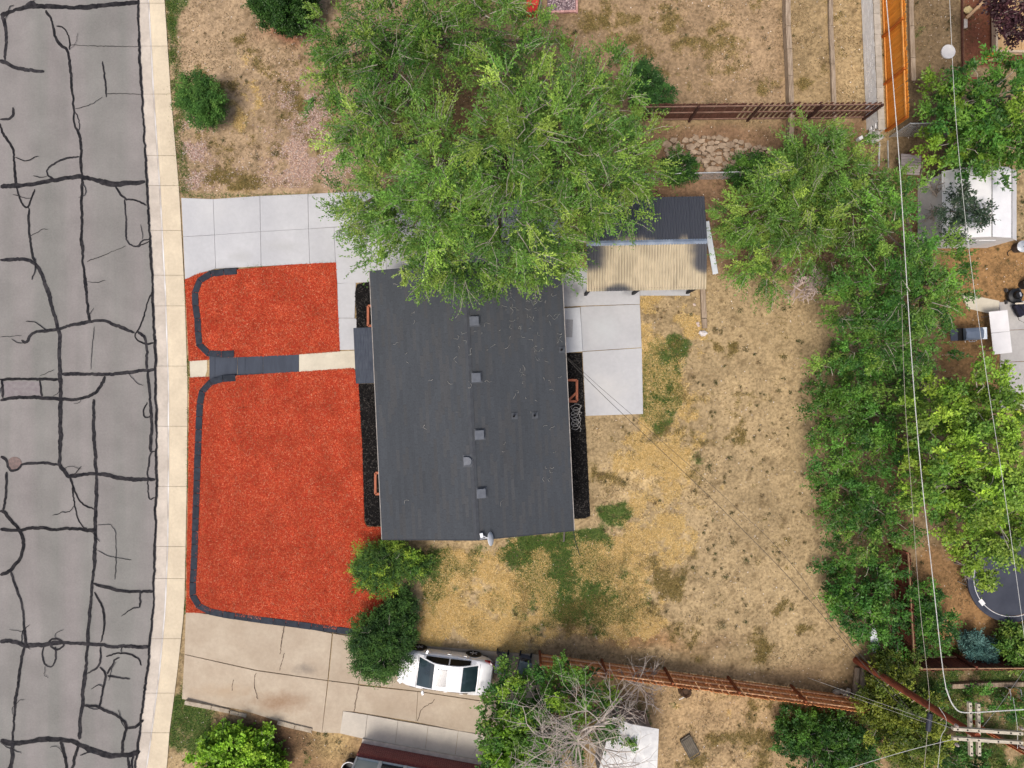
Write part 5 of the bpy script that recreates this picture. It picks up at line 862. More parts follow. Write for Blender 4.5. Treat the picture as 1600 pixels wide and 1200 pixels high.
# ------------------------------------------------------------------ sheds and neighbour house
wmetal = M('white_sheet_metal', C(244, 244, 246), C(232, 233, 236), scale=2, rough=0.45, spec=0.4, fine=0.03); seam = M('roof_seam', C(120, 122, 124), C(150, 150, 152), scale=8)
def barn_shed(label, cx, y0, y1, eave, brk, zs, name='white_shed'):
    t = thing(name, label, 'shed', (cx, (y0 + y1) / 2, 0)); pr = [(-eave, zs[0]), (-brk, zs[1]), (0, zs[2]), (brk, zs[1]), (eave, zs[0])]
    for i in range(4):
        (a, za), (b, zb_) = pr[i], pr[i + 1]; n = 5
        for k in range(n):
            ya = y0 + (y1 - y0) * k / n; yb = y0 + (y1 - y0) * (k + 1) / n + .03; dz = .006 * (k % 2)
            m_ = MB(); q = [Vector((cx + a, ya, za + dz)), Vector((cx + b, ya, zb_ + dz)), Vector((cx + b, yb, zb_ + dz)), Vector((cx + a, yb, za + dz))]; m_.add(q + [p - Vector((0, 0, .02)) for p in q], [(0, 1, 2, 3), (7, 6, 5, 4), (0, 4, 5, 1), (1, 5, 6, 2), (2, 6, 7, 3), (3, 7, 4, 0)]); m_.build('roof_sheet', wmetal, t)
    for (a, z) in ((-brk, zs[1]), (0, zs[2]), (brk, zs[1])): MB().bar((cx + a, y0, z + .012), (cx + a, y1 + .03, z + .012), .035, .02).build('seam_strip', seam, t)
    for y in (y0 + .06, y1 - .06):
        w = [(-eave + .05, 0), (eave - .05, 0), (eave - .05, zs[0] - .04), (brk, zs[1] - .04), (0, zs[2] - .04), (-brk, zs[1] - .04), (-eave + .05, zs[0] - .04)]; m_ = MB(); m_.add([(cx + a, y - .02, z) for a, z in w] + [(cx + a, y + .02, z) for a, z in w], [tuple(range(7)), tuple(range(13, 6, -1))] + [(i, i + 7, (i + 1) % 7 + 7, (i + 1) % 7) for i in range(7)]); m_.build('end_wall', wmetal, t)
    for s in (-1, 1): MB().box((cx + s * (eave - .05), (y0 + y1) / 2, (zs[0] - .05) / 2), (.04, y1 - y0 - .2, zs[0] - .05)).build('side_wall', wmetal, t)
    for s in (-1, 1): MB().box((cx + s * .42, y0 + .03, .95), (.78, .04, 1.75)).build('door', M('shed_door', C(226, 228, 230)), t)
barn_shed('white metal barn roof shed at the right edge beside the glossy tree', 21.5, 6.6, 9.75, 1.72, 1.05, (1.9, 2.5, 2.72))
# white flat shed at the bottom, half under the dead tree
t = thing('white_canopy', 'flat white shed roof half under the dead tree branches', 'shed', P(985, 1160)); z = 2.0
q = [(958, 1121), (985, 1131), (1030, 1140), (1026, 1225), (930, 1225)]; m_ = MB(); m_.prism([P(a, b, z)[:2] for a, b in q], z - .06, [z - .08, z + .02, z - .05, z, z]); m_.build('roof', M('white_membrane', C(230, 230, 228), C(204, 204, 204), scale=2.5, rough=.7, fine=.06), t, bevel=.02)
q2 = [(965, 1130), (1020, 1146), (1017, 1220), (938, 1220)]; pw = [P(a, b, z) for a, b in q2]
for i in range(4):
    a, b = pw[i], pw[(i + 1) % 4]; MB().bar((a.x, a.y, z / 2 - .03), (b.x, b.y, z / 2 - .03), .06, z - .06).build('wall', M('grey_siding', C(150, 150, 150), C(134, 134, 134)), t)
# brick house with glazed porch
t = thing('brick_house', 'red brick house wall with white framed porch windows at the bottom edge', 'house', P(650, 1180))
a0 = P(566, 1158.5, 0); b0 = P(790, 1200, 0); d = (b0 - a0).normalized(); nrm = Vector((-d.y, d.x, 0)); Lh = (b0 - a0).length
def brickm():
    m = bpy.data.materials.new('red_brick'); m.use_nodes = True; n = m.node_tree.nodes; l = m.node_tree.links; b = n['Principled BSDF']; b.inputs['Roughness'].default_value = .9
    tc = n.new('ShaderNodeTexCoord'); br = n.new('ShaderNodeTexBrick'); br.inputs['Color1'].default_value = (*C(140, 66, 62), 1); br.inputs['Color2'].default_value = (*C(112, 48, 46), 1); br.inputs['Mortar'].default_value = (*C(168, 130, 122), 1)
    br.inputs['Scale'].default_value = 1.0; br.inputs['Brick Width'].default_value = .2; br.inputs['Row Height'].default_value = .07; br.inputs['Mortar Size'].default_value = .006; mp = n.new('ShaderNodeMapping'); mp.inputs['Rotation'].default_value = (R(90), 0, 0)
    l.new(tc.outputs['Object'], mp.inputs[0]); l.new(mp.outputs[0], br.inputs['Vector']); l.new(br.outputs['Color'], b.inputs['Base Color']); return m
bk = brickm(); MATS['red_brick'] = bk
def HB(u, w, z): p = a0 + d * u + nrm * w; return Vector((p.x, p.y, z))
MB().bar(HB(0, .1, .06), HB(Lh, .1, .06), .2, .16).build('plinth', M('plinth_concrete', C(220, 208, 194), C(196, 184, 170), scale=4), t)
me = MB().box((Lh / 2, 0, .5), (Lh, .2, 1.0)); w_ = me.build('brick_wall', bk, t, org=Vector((0, 0, 0))); w_.location = HB(0, -.1, .1) - ORG[t]; w_.rotation_euler = (0, 0, math.atan2(d.y, d.x))
sill = MB(); nb = int(Lh / .075)
for k in range(nb): sill.box(HB((k + .5) * Lh / nb, -.06, 1.15), (.064, .26, .09), math.atan2(d.y, d.x))
o = sill.build('brick_sill', M('sill_brick', C(150, 84, 78), C(124, 60, 56), scale=12, fine=.1, bump=.002), t); o['kind'] = 'stuff'
wf = M('porch_frame', C(230, 236, 236), C(220, 226, 226)); wp_ = M('porch_panel', C(184, 200, 200), C(172, 190, 190), scale=2, rough=.3)
for k in range(6):
    u0 = .05 + k * 1.18; f_ = MB(); zz0, zz1 = 1.22, 2.35
    for u in (u0, u0 + 1.1): f_.bar(HB(u, -.1, zz0), HB(u, -.1, zz1), .1, .08)
    for z in (zz0 + .04, zz1): f_.bar(HB(u0 + .05, -.1, z), HB(u0 + 1.05, -.1, z), .08, .08)
    w = f_.build('window', wf, t); pn = MB().bar(HB(u0 + .05, -.12, (zz0 + zz1) / 2), HB(u0 + 1.05, -.12, (zz0 + zz1) / 2), .02, 1.0).build('pane', wp_ if k != 1 else M('dark_pane', C(50, 56, 60), rough=.1), w)
m_ = MB(); m_.prism([HB(*q, 0)[:2] for q in ((-.1, -.02), (Lh + .1, -.02), (Lh + .1, -6), (-.1, -6))], 2.42, [2.5, 2.5, 2.9, 2.9]); m_.build('roof', M('porch_house_roof', C(190, 196, 198), C(176, 182, 184), scale=2), t)
for (p, q) in (((.1, -.2), (.1, -6)), ((Lh - .1, -.2), (Lh - .1, -6))): MB().bar(HB(*p, 1.2), HB(*q, 1.2), .2, 2.4).build('side_wall', bk, t)
t = thing('black_planter', 'round black tub with white rim beside the brick house corner', 'tub', P(550, 1194)); c = P(549, 1193, 0)
MB().lathe(c, [(.28, 0), (.36, .5), (.36, .52), (.31, .52), (.27, .1), (0, .1)], 24).build('tub', M('black_plastic', C(34, 36, 40), C(44, 46, 50), rough=.5), t); m_ = MB(); m_.tube([c + Vector((.36 * math.cos(a), .36 * math.sin(a), .53)) for a in np.linspace(0, 2 * math.pi, 28)], .025, 6); m_.build('rim', M('white_plastic', C(232, 232, 232), rough=.5), t)

# ------------------------------------------------------------------ white car
ca = R(173.2); ctr = P(698, 1015.5, .3); fw = Vector((math.cos(ca), math.sin(ca), 0)); lw_ = Vector((-math.sin(ca), math.cos(ca), 0)); cc = ctr + lw_ * .88; zc = .03
car = thing('parked_car', 'white sedan with sunroof parked under the dark juniper', 'car', (cc.x, cc.y, zc), ca); ORG[car] = Vector((0, 0, 0))
paint = M('white_car_paint', C(240, 241, 243), C(236, 237, 240), rough=.25, spec=.5, coat=.6); cgl = M('car_glass', C(34, 48, 54), C(46, 62, 68), scale=2, rough=.04, spec=.7); blkp = M('black_trim', C(22, 23, 25), rough=.5)
xs = [-2.34, -2.28, -2.1, -1.8, -1.5, -1.1, -.6, 0, .6, 1.0, 1.3, 1.7, 2.0, 2.15, 2.22]
hw = [.58, .70, .80, .86, .885, .895, .90, .90, .895, .89, .88, .85, .76, .64, .50]
zt = [.80, .93, 1.0, 1.03, 1.02, 1.0, .98, .97, .97, .965, .93, .86, .77, .70, .62]; zb2 = [.42, .34, .28, .24, .22, .2, .2, .2, .2, .2, .22, .24, .27, .32, .4]
m_ = MB(); vs_ = []; K = 15
for x, w, t_, b_ in zip(xs, hw, zt, zb2):
    half = [(.80, b_), (.96, b_ + .08), (1.0, b_ + (t_ - b_) * .45), (.975, b_ + (t_ - b_) * .72), (.93, t_ - .06), (.86, t_ - .015), (.5, t_ + .012), (0, t_ + .022)]
    sec = [(-y * w, z) for y, z in half] + [(y * w, z) for y, z in half[-2::-1]]; vs_ += [(x, y, z) for y, z in sec]
fs = []
for i in range(len(xs) - 1):
    for j in range(K - 1): fs.append((i * K + j, i * K + j + 1, (i + 1) * K + j + 1, (i + 1) * K + j))
    fs.append((i * K + K - 1, i * K, (i + 1) * K, (i + 1) * K + K - 1))
fs = [f[::-1] for f in fs]; fs += [tuple(range(K)), tuple(range((len(xs) - 1) * K + K - 1, (len(xs) - 1) * K - 1, -1))]
m_.add(vs_, fs, True); body = m_.build('body', paint, car)
px_ = [-1.66, -1.5, -1.3, -1.1, -.92, -.7, -.4, -.1, .2, .42, .6, .8, 1.0, 1.2]; pz_ = [1.03, 1.11, 1.21, 1.30, 1.37, 1.41, 1.435, 1.44, 1.425, 1.39, 1.32, 1.21, 1.09, .975]; pwid = [.66, .655, .645, .63, .615, .60, .595, .595, .60, .61, .64, .67, .70, .73]
cols_ = [-1, -.93, -.6, -.3, 0, .3, .6, .93, 1]
def pt(i, c): return (px_[i], c * pwid[i], pz_[i] - .035 * c * c)
G = [[pt(i, c) for c in cols_] for i in range(len(px_))]
parts = {'roof': MB(), 'windshield': MB(), 'rear_window': MB()}
for i in range(len(px_) - 1):
    for j in range(len(cols_) - 1):
        q = [G[i][j], G[i][j + 1], G[i + 1][j + 1], G[i + 1][j]]; mid = (px_[i] + px_[i + 1]) / 2; nm = 'roof'
        if 0 < j < len(cols_) - 2: nm = 'windshield' if mid > .42 else 'rear_window' if mid < -.92 else 'roof'
        parts[nm].add(q, [(3, 2, 1, 0)], True)
sw = MB()
for s in (-1, 1):
    for i in range(len(px_) - 1):
        xa, xb = px_[i], px_[i + 1]; ya, yb = pwid[i], pwid[i + 1]; ta, tb = pz_[i] - .035, pz_[i + 1] - .035; bl = lambda x: .985
        q = [(xa, s * ya, ta), (xb, s * yb, tb), (xb, s * .80, min(bl(xb), tb)), (xa, s * .80, min(bl(xa), ta))]; parts['roof'].add(q, [(0, 1, 2, 3) if s < 0 else (3, 2, 1, 0)], True)
for nm, p_ in parts.items():
    o = p_.build(nm, paint if nm == 'roof' else cgl, car)
for s in (-1, 1):
    for (x0, x1, nm) in ((-1.25, -.28, 'side_window'), (-.22, .88, 'side_window')):
        m2 = MB(); n = 8; vs_ = []
        for k in range(n + 1):
            x = x0 + (x1 - x0) * k / n; w = np.interp(x, px_, pwid); zt_ = np.interp(x, px_, pz_) - .035; zb_ = .99
            for f in (.10, .93): yy = .80 + (w - .80) * f; z = zb_ + (zt_ - zb_) * f; vs_.append((x, s * (yy + .012), z + .006))
        m2.add(vs_, [((2 * k, 2 * k + 1, 2 * k + 3, 2 * k + 2) if s < 0 else (2 * k + 2, 2 * k + 3, 2 * k + 1, 2 * k)) for k in range(n)], True); m2.build(nm, M('dark_side_glass', C(16, 17, 19), rough=.15, spec=.25), car)
MB().box((.02, 0, 1.438), (.46, .80, .012)).build('sunroof', M('sunroof_glass', C(70, 76, 92), C(64, 70, 86), rough=.12, spec=.6), car, bevel=.03)
for x in (-1.32, 1.32):
    for s in (-1, 1):
        y = s * .80; wh = MB().lathe((x, y, .315), [(.2, -.1), (.30, -.1), (.32, -.07), (.32, .07), (.30, .1), (.21, .1)], 28, (0, s, 0)).build('wheel', M('tyre_rubber', C(30, 30, 32), rough=.85), car); rm = MB().lathe((x, y, .315), [(.21, -.05), (.215, .07), (.205, .092), (.19, .075), (.06, .055), (0, .06)], 28, (0, s, 0))
        rm = rm.build('rim', M('alloy', C(160, 164, 168), rough=.35, metal=.6), wh)
        sp = MB()
        for k in range(5): a = k * 2 * math.pi / 5; sp.bar((x + .03 * math.cos(a), y + s * .09, .315 + .03 * math.sin(a)), (x + .19 * math.cos(a), y + s * .095, .315 + .19 * math.sin(a)), .05, .03)
        sp.build('spokes', M('alloy_bright', C(220, 222, 226), rough=.35, metal=.4), wh)
        MB().lathe((x, s * .86, .36), [(.0, -.04), (.375, -.04), (.385, .0), (.385, .034), (.33, .036)], 28, (0, s, 0)).build('wheel_arch', blkp, car)
    
for s in (-1, 1):
    tl = MB(); tl.add([(-2.16, s * .80, .99), (-2.3, s * .66, .93), (-2.345, s * .52, .82), (-2.30, s * .70, .78), (-2.12, s * .845, .80), (-1.88, s * .885, .92), (-1.9, s * .84, .985)], [(0, 1, 2, 3, 4, 5, 6) if s > 0 else (6, 5, 4, 3, 2, 1, 0)]); tl.build('tail_light', M('red_lamp', C(190, 24, 30), C(160, 16, 22), rough=.15, spec=.6), car)
    MB().box((-2.2, s * .745, .915), (.14, .05, .1), s * .8).build('reverse_lamp', M('clear_lamp', C(226, 220, 220), rough=.15), car); MB().box((2.02, s * .66, .70), (.26, .2, .1), -s * .7).build('headlight', M('headlamp', C(200, 206, 212), rough=.1, spec=.6), car, bevel=.03)
    mm_ = MB(); mm_.box((.86, s * .98, 1.0), (.12, .2, .13), s * .35); mm_.build('mirror', paint, car, bevel=.03); MB().box((-.2, s * .902, .8), (.16, .02, .03)).build('door_handle', paint, car); MB().box((-.95, s * .902, .82), (.16, .02, .03)).build('door_handle', paint, car)
    for x in (.95, -.24, -1.2): MB().box((x, s * .9005, .62), (.012, .006, .55)).build('door_seam', M('seam_grey', C(120, 122, 126)), car)
for (a, b) in (((-1.7, -.7), (-1.7, .7)), ((1.24, -.74), (1.24, .74))): MB().bar((a[0], a[1], 1.052 if a[0] < 0 else .984), (b[0], b[1], 1.052 if a[0] < 0 else .984), .015, .01).build('panel_seam', M('seam_grey', C(120, 122, 126)), car)
MB().box((-2.335, 0, .7), (.03, .34, .16)).build('number_plate', M('plate', C(210, 214, 210)), car); MB().box((-.2, 0, .14), (3.6, 1.5, .12)).build('underbody', blkp, car)
# ------------------------------------------------------------------ wheeled bins
bin_m = M('bin_plastic', C(92, 98, 116), C(82, 88, 104), scale=4, rough=.6); 
def wheelie(label, px, py, ang, lidc, h=1.05):
    c = P(px, py, 0); t = thing('wheeled_bin', label, 'bin', (c.x, c.y, .03), ang); ORG[t] = Vector((0, 0, 0)); m_ = MB(); m_.add([(-.24, -.27, 0), (.24, -.27, 0), (.24, .25, 0), (-.24, .25, 0), (-.30, -.36, h), (.30, -.36, h), (.30, .32, h), (-.30, .32, h)], [(3, 2, 1, 0), (4, 5, 6, 7), (0, 1, 5, 4), (1, 2, 6, 5), (2, 3, 7, 6), (3, 0, 4, 7)]); m_.build('body', bin_m, t, bevel=.03)
    m_ = MB(); m_.add([(-.33, -.40, h + .01), (.33, -.40, h + .01), (.33, .34, h + .01), (-.33, .34, h + .01), (-.27, -.32, h + .08), (.27, -.32, h + .08), (.27, .26, h + .1), (-.27, .26, h + .1)], [(3, 2, 1, 0), (4, 5, 6, 7), (0, 1, 5, 4), (1, 2, 6, 5), (2, 3, 7, 6), (3, 0, 4, 7)]); lid = m_.build('lid', lidc, t, bevel=.025)
    MB().tube([(-.22, .34, h - .05), (-.22, .44, h - .02), (.22, .44, h - .02), (.22, .34, h - .05)], .02, 6).build('handle', blkp, t); MB().box((0, .33, h - .02), (.18, .1, .1)).build('hinge', blkp, t)
    for s in (-1, 1): MB().lathe((s * .27, .3, .13), [(.0, -.03), (.13, -.03), (.13, .03), (0, .03)], 18, (1, 0, 0)).build('wheel', M('tyre_rubber', C(30, 30, 32)), t)
    return t
bt = wheelie('blue grey wheeled bin with yellow mark on its lid behind the car', 784.5, 1026, R(-8), bin_m); MB().prism([(-.14, -.02), (.14, -.02), (0, -.22)], 1.115, 1.14).build('lid_mark', M('tan_mark', C(196, 160, 112)), bt)
wheelie('grey wheeled bin at the end of the rust fence', 819, 1030, R(-14), M('bin_lid_green', C(128, 140, 142), C(116, 128, 130), rough=.6))

# ------------------------------------------------------------------ right hand garden
t = thing('folding_table', 'white plastic folding table on the garden patio', 'table', P(1562, 520)); tz = .74; q = [P(a, b, tz) for a, b in ((1545, 487.5), (1574, 484), (1581, 550), (1552.5, 554.5))]; wpl = M('table_plastic', C(240, 238, 238), C(232, 230, 230), scale=3, rough=.55); ex = (q[1] - q[0]).normalized(); ey = (q[0] - q[3]).normalized(); Lx = (q[1] - q[0]).length; Ly = (q[0] - q[3]).length; ang = math.atan2(ey.y, ey.x) - math.pi / 2; m0 = (q[0] + q[1] + q[2] + q[3]) / 4
for s in (-1, 1): MB().box(m0 + ey * (s * Ly * .2505), (Lx, Ly * .497, .045), ang).build('tabletop', wpl, t, bevel=.02)
for s in (-1, 1):
    for r_ in (-1, 1): p = m0 + ey * (s * Ly * .4) + ex * (r_ * Lx * .36); MB().tube([(p.x, p.y, .03), (p.x, p.y, .72)], .015, 6).build('leg', M('table_leg', C(120, 120, 124), rough=.4), t)
t = thing('gas_grill', 'blue grey gas grill with side shelves beside the folding table', 'grill', P(1515, 523)); gz = .92; lidm = M('grill_lid', C(112, 124, 142), C(98, 110, 128), scale=3, rough=.4, spec=.5)
gp = lambda x, y, z: P(x, y, z)
m_ = MB(); c0, c1 = gp(1504, 522.5, gz), gp(1531, 521, gz); m_.bar((c0.x, c0.y, gz - .1), (c1.x, c1.y, gz - .1), .58, .3); m_.build('firebox', blkp, t)
m_ = MB(); dx = (c1 - c0); dx.z = 0; Lg = dx.length; dx.normalize(); dy = Vector((-dx.y, dx.x, 0)); pr = [(-.29, .06), (-.29, .16), (-.2, .26), (.1, .3), (.26, .22), (.29, .06)]; vs_ = [c0 + dy * y + Vector((0, 0, z)) for y, z in pr] + [c0 + dx * Lg + dy * y + Vector((0, 0, z)) for y, z in pr]; m_.add(vs_, [tuple(range(5, -1, -1)), tuple(range(6, 12))] + [(i, i + 1, i + 7, i + 6) for i in range(5)]); lid = m_.build('lid', lidm, t)
MB().tube([c0 + dx * .25 - dy * .30 + Vector((0, 0, .1)), c0 + dx * .25 - dy * .37 + Vector((0, 0, .1)), c0 + dx * .5 - dy * .37 + Vector((0, 0, .1)), c0 + dx * .5 - dy * .30 + Vector((0, 0, .1))], .015, 6).build('lid_handle', M('steel', C(200, 202, 206), rough=.3, metal=.5), lid)
a, b = gp(1531.3, 521, gz), gp(1542, 520.5, gz); MB().bar((a.x, a.y, gz), (b.x, b.y, gz), .56, .03).build('side_shelf', M('shelf_white', C(232, 240, 246), rough=.4), t); a, b = gp(1485, 523.5, gz), gp(1496, 523, gz); MB().bar((a.x, a.y, gz), (b.x, b.y, gz), .56, .03).build('side_shelf', M('shelf_dark', C(72, 78, 92), rough=.4), t); a, b = gp(1496.3, 523, gz), gp(1503.8, 522.6, gz); MB().bar((a.x, a.y, gz - .04), (b.x, b.y, gz - .04), .6, .03).build('burner_cover', blkp, t)
for x in (1506, 1530):
    for y in (516, 529): p = gp(x, y, gz); MB().box((p.x, p.y, .36), (.05, .05, .7)).build('leg', blkp, t)
for k in range(4): p = c0 + dx * (.15 + k * .18) - dy * .31; MB().lathe((p.x, p.y, gz - .08), [(.0, 0), (.025, 0), (.025, .03), (0, .03)], 10, (-dy.x, -dy.y, 0)).build('knob', M('steel', C(200, 202, 206)), t)
# lawn mower
t = thing('lawn_mower', 'black push lawn mower with grass bag near the folding table', 'mower', P(1582, 468)); bl2 = M('mower_black', C(30, 31, 34), C(40, 41, 44), rough=.45); c = P(1580, 463, 0)
MB().lathe((c.x, c.y, .1), [(.34, 0), (.36, .1), (.34, .2), (.24, .24), (.2, .26), (0, .26)], 24).build('deck', bl2, t); MB().lathe((c.x, c.y, .36), [(.19, 0), (.2, .14), (.17, .2), (.1, .21), (0, .21)], 20).build('engine', M('engine_dark', C(26, 26, 28), rough=.35), t); MB().box((c.x + .02, c.y + .02, .585), (.08, .2, .02), .3).build('engine_badge', M('steel', C(200, 202, 206)), t)
for (x, y) in ((-.33, .28), (.30, .3), (-.33, -.3), (.36, -.26)): w = MB().lathe((c.x + x, c.y + y, .1), [(0, -.03), (.1, -.03), (.1, .03), (0, .03)], 16, (1, .1, 0)).build('wheel', M('mower_wheel', C(80, 80, 82)), t)
p0, p1 = P(1581, 476, 0), P(1590, 494, 0); m_ = MB(); dd_ = (p1 - p0).normalized(); nn = Vector((-dd_.y, dd_.x, 0)); m_.add([v for z, s in ((.18, .2), (.46, .24)) for v in [Vector((q.x, q.y, z)) + nn * (k * s) for q, k in ((p0, -1), (p0, 1), (p1, 1), (p1, -1))]], [(3, 2, 1, 0), (4, 5, 6, 7), (0, 1, 5, 4), (1, 2, 6, 5), (2, 3, 7, 6), (3, 0, 4, 7)]); m_.build('grass_bag', M('bag_navy', C(38, 38, 54), C(30, 30, 44), scale=6), t, bevel=.04); MB().box(Vector((p0.x, p0.y, .49)), (.4, .07, .03), .05).build('bag_label', M('pale_label', C(222, 210, 190)), t)
MB().tube([P(1588, 470, .3), P(1598, 484, .8), P(1606, 494, 1.0), P(1600, 504, 1.0), P(1592, 500, .8), P(1586, 478, .3)], .014, 6).build('handlebar', bl2, t)
for i, (x, y, lab) in enumerate(((1587, 388, 'silver lidded tub standing on the dirt by the white shed'), (1598, 445, 'silver lidded tub beside the lawn mower at the right edge'))):
    t = thing('lidded_tub', lab, 'tub', P(x, y)); c = P(x, y, 0); MB().lathe(c, [(.22, 0), (.27, .45), (0, .45)], 22).build('tub', M('brown_tub', C(96, 84, 78), C(80, 70, 64)) if i == 0 else M('dark_tub', C(60, 54, 52)), t); MB().lathe((c.x, c.y, .45), [(.28, 0), (.28, .03), (.2, .07), (.04, .09), (0, .09)], 22).build('lid', M('silver_lid', C(206, 210, 216), C(180, 186, 194), scale=5, rough=.35, metal=.3), t); MB().box((c.x + .03, c.y, .56), (.14, .03, .03), .6).build('handle', blkp, t)
o = MB().tube([P(1588 + 14 * math.cos(a), 396 + 7 * math.sin(a), .03) for a in np.linspace(2.6, 6.6, 18)], .016, 6).build('garden_hose', M('black_hose', C(40, 38, 38))); tag(o, 'curved black hose lying by the silver tub near the white shed', 'hose')
# trampoline
t = thing('trampoline', 'large round black trampoline half hidden under the yellow green tree', 'trampoline', P(1580, 903)); c = P(1580, 904, .9); Rt = 2.08
MB().lathe((c.x, c.y, .9), [(0, 0), (Rt * .85, 0), (Rt * .85, .008), (0, .008)], 48).build('mat', M('tramp_mat', C(66, 70, 82), C(56, 60, 72), scale=1.5, rough=.7, fine=.08), t)
m_ = MB(); N = 48; ring = []
for k in range(N):
    a = 2 * math.pi * k / N
    for (r_, z) in ((Rt * .87, .03), (Rt * .93, .05), (Rt, .02), (Rt, -.06)): ring.append((c.x + r_ * math.cos(a), c.y + r_ * math.sin(a), .9 + z))
m_.add(ring, [(k * 4 + j, k * 4 + j + 1, ((k + 1) % N) * 4 + j + 1, ((k + 1) % N) * 4 + j) for k in range(N) for j in range(3)], True); m_.build('pad', M('tramp_pad', C(62, 66, 80), C(48, 52, 66), scale=2, rough=.6), t)
MB().tube([(c.x + Rt * .865 * math.cos(a), c.y + Rt * .865 * math.sin(a), .935) for a in np.linspace(0, 2 * math.pi, 60)], .016, 5, False).build('white_trim', M('white_plastic', C(232, 232, 232)), t); a = R(218); MB().box((c.x + Rt * .87 * math.cos(a), c.y + Rt * .87 * math.sin(a), .95), (.2, .3, .012), a).build('tag', M('white_plastic', C(232, 232, 232)), t)
for k in range(6): a = k * math.pi / 3 + .2; p = (c.x + Rt * .95 * math.cos(a), c.y + Rt * .95 * math.sin(a)); MB().tube([(*p, 0), (*p, .86)], .025, 6).build('leg', galv, t)
# dog house
t = thing('dog_house', 'small grey plank roofed dog house by the chain link fence', 'dog house', P(1424, 258)); plk = M('grey_plank', C(176, 166, 164), C(154, 144, 142), scale=5, fine=.12, rand=.08, stretch=(.5, 4, 1))
for i in range(4):
    f0, f1 = i / 4, (i + 1) / 4; a = P(1408, 240 + 18 * f0, .7 + .2 * f0); b = P(1439.5, 242 + 16 * f0, .7 + .2 * f0); a2 = P(1408, 240 + 18 * f1 - .4, .7 + .2 * f1); b2 = P(1439.5, 242 + 16 * f1 - .4, .7 + .2 * f1); m_ = MB(); m_.add([a, b, b2, a2] + [v - Vector((0, 0, .03)) for v in (a, b, b2, a2)], [(3, 2, 1, 0), (4, 5, 6, 7), (0, 1, 5, 4), (1, 2, 6, 5), (2, 3, 7, 6), (3, 0, 4, 7)]); m_.build('plank', plk, t)
    a = P(1408, 258.5 + 14 * f0, .9 - .2 * f0); b = P(1439.5 - 3 * f0, 258.5 + 15.5 * f0, .9 - .2 * f0); a2 = P(1408, 258.5 + 14 * f1 - .4, .9 - .2 * f1); b2 = P(1439.5 - 3 * f1, 258.5 + 15.5 * f1 - .4, .9 - .2 * f1); m_ = MB(); m_.add([a, b, b2, a2] + [v - Vector((0, 0, .03)) for v in (a, b, b2, a2)], [(3, 2, 1, 0), (4, 5, 6, 7), (0, 1, 5, 4), (1, 2, 6, 5), (2, 3, 7, 6), (3, 0, 4, 7)]); m_.build('plank', plk, t)
p = P(1423, 257, 0); MB().box((p.x, p.y, .36), (.78, .84, .72)).build('body', brown, t)
# play frame / sandbox, top right
t = thing('sandbox', 'tan wooden sandbox platform at the top right corner', 'sandbox', P(1585, 40)); tan_w = M('tan_plank', C(224, 186, 138), C(208, 168, 120), scale=4, fine=.1, rand=.06)
for k in range(9):
    x0 = 1556 + k * 8; m_ = MB(); m_.prism([P(a, b, .32)[:2] for a, b in ((x0 + .2, -60), (x0 + 7.7, -60), (x0 + 7.7, 80), (x0 + .2, 80))], .27, .32); m_.build('plank', tan_w, t)
for (a, b) in (((1554, -60), (1554.5, 83)), ((1553, 82), (1632, 82))): MB().bar(P(*a, .3), P(*b, .3), .1, .3).build('side_board', M('pale_side', C(216, 196, 168), C(200, 180, 152), scale=5), t)
logm = M('pale_log', C(216, 180, 140), C(190, 152, 112), scale=5, fine=.12)
for i, (a, b, za, zb_, r_, lab) in enumerate((((1510, 110), (1538, 94), .2, .3, .06, 'pale pole leaning toward the sandbox corner'), ((1538.5, 93.5), (1555, 81), .3, .45, .06, 'orange end pole touching the sandbox corner'), ((1538, 96), (1592, 83), .12, .25, .05, 'thin pale pole along the lower side of the sandbox'), ((1510, 28), (1546, -6), .2, .5, .08, 'thick pale pole slanting up to the top edge'))):
    o = MB().tube([P(*a, za), P(*b, zb_)], r_, 8).build('wood_pole', M('orange_log', C(214, 140, 60), C(196, 122, 48), scale=5) if i == 1 else logm); tag(o, lab, 'pole', 'poles round the sandbox')
o = rock_mb(P(1512, 15, .08), (.25, .2), 61, .3).build('rock', M('yellow_rock', C(222, 204, 150), C(206, 186, 134), scale=6)); tag(o, 'flat yellow rock at the end of the thick pale pole', 'rock')
o = MB().box(P(1508, 37, .08), (.17, .44, .12), 0).build('paving_stone', M('white_paver', C(216, 208, 194), C(200, 190, 178), scale=6), bevel=.015); tag(o, 'small pale block below the yellow rock', 'block')
o = MB().lathe(P(1480, 82, .0), [(.33, 0), (.345, .06), (.34, .1), (.3, .1), (.26, .075), (.05, .06), (0, .06)], 32).build('round_tray', M('lid_white', C(220, 218, 218), C(206, 204, 204), scale=4, rough=.5)); tag(o, 'round pale tray lying on the bare ground beside the sandbox area', 'tray')
o = rock_mb(P(1521, 124, .06), (.4, .12), 62, .3).build('red_board', M('red_piece', C(190, 96, 84), C(170, 80, 70), scale=6)); tag(o, 'small red slab at the edge of the glossy tree', 'slab')
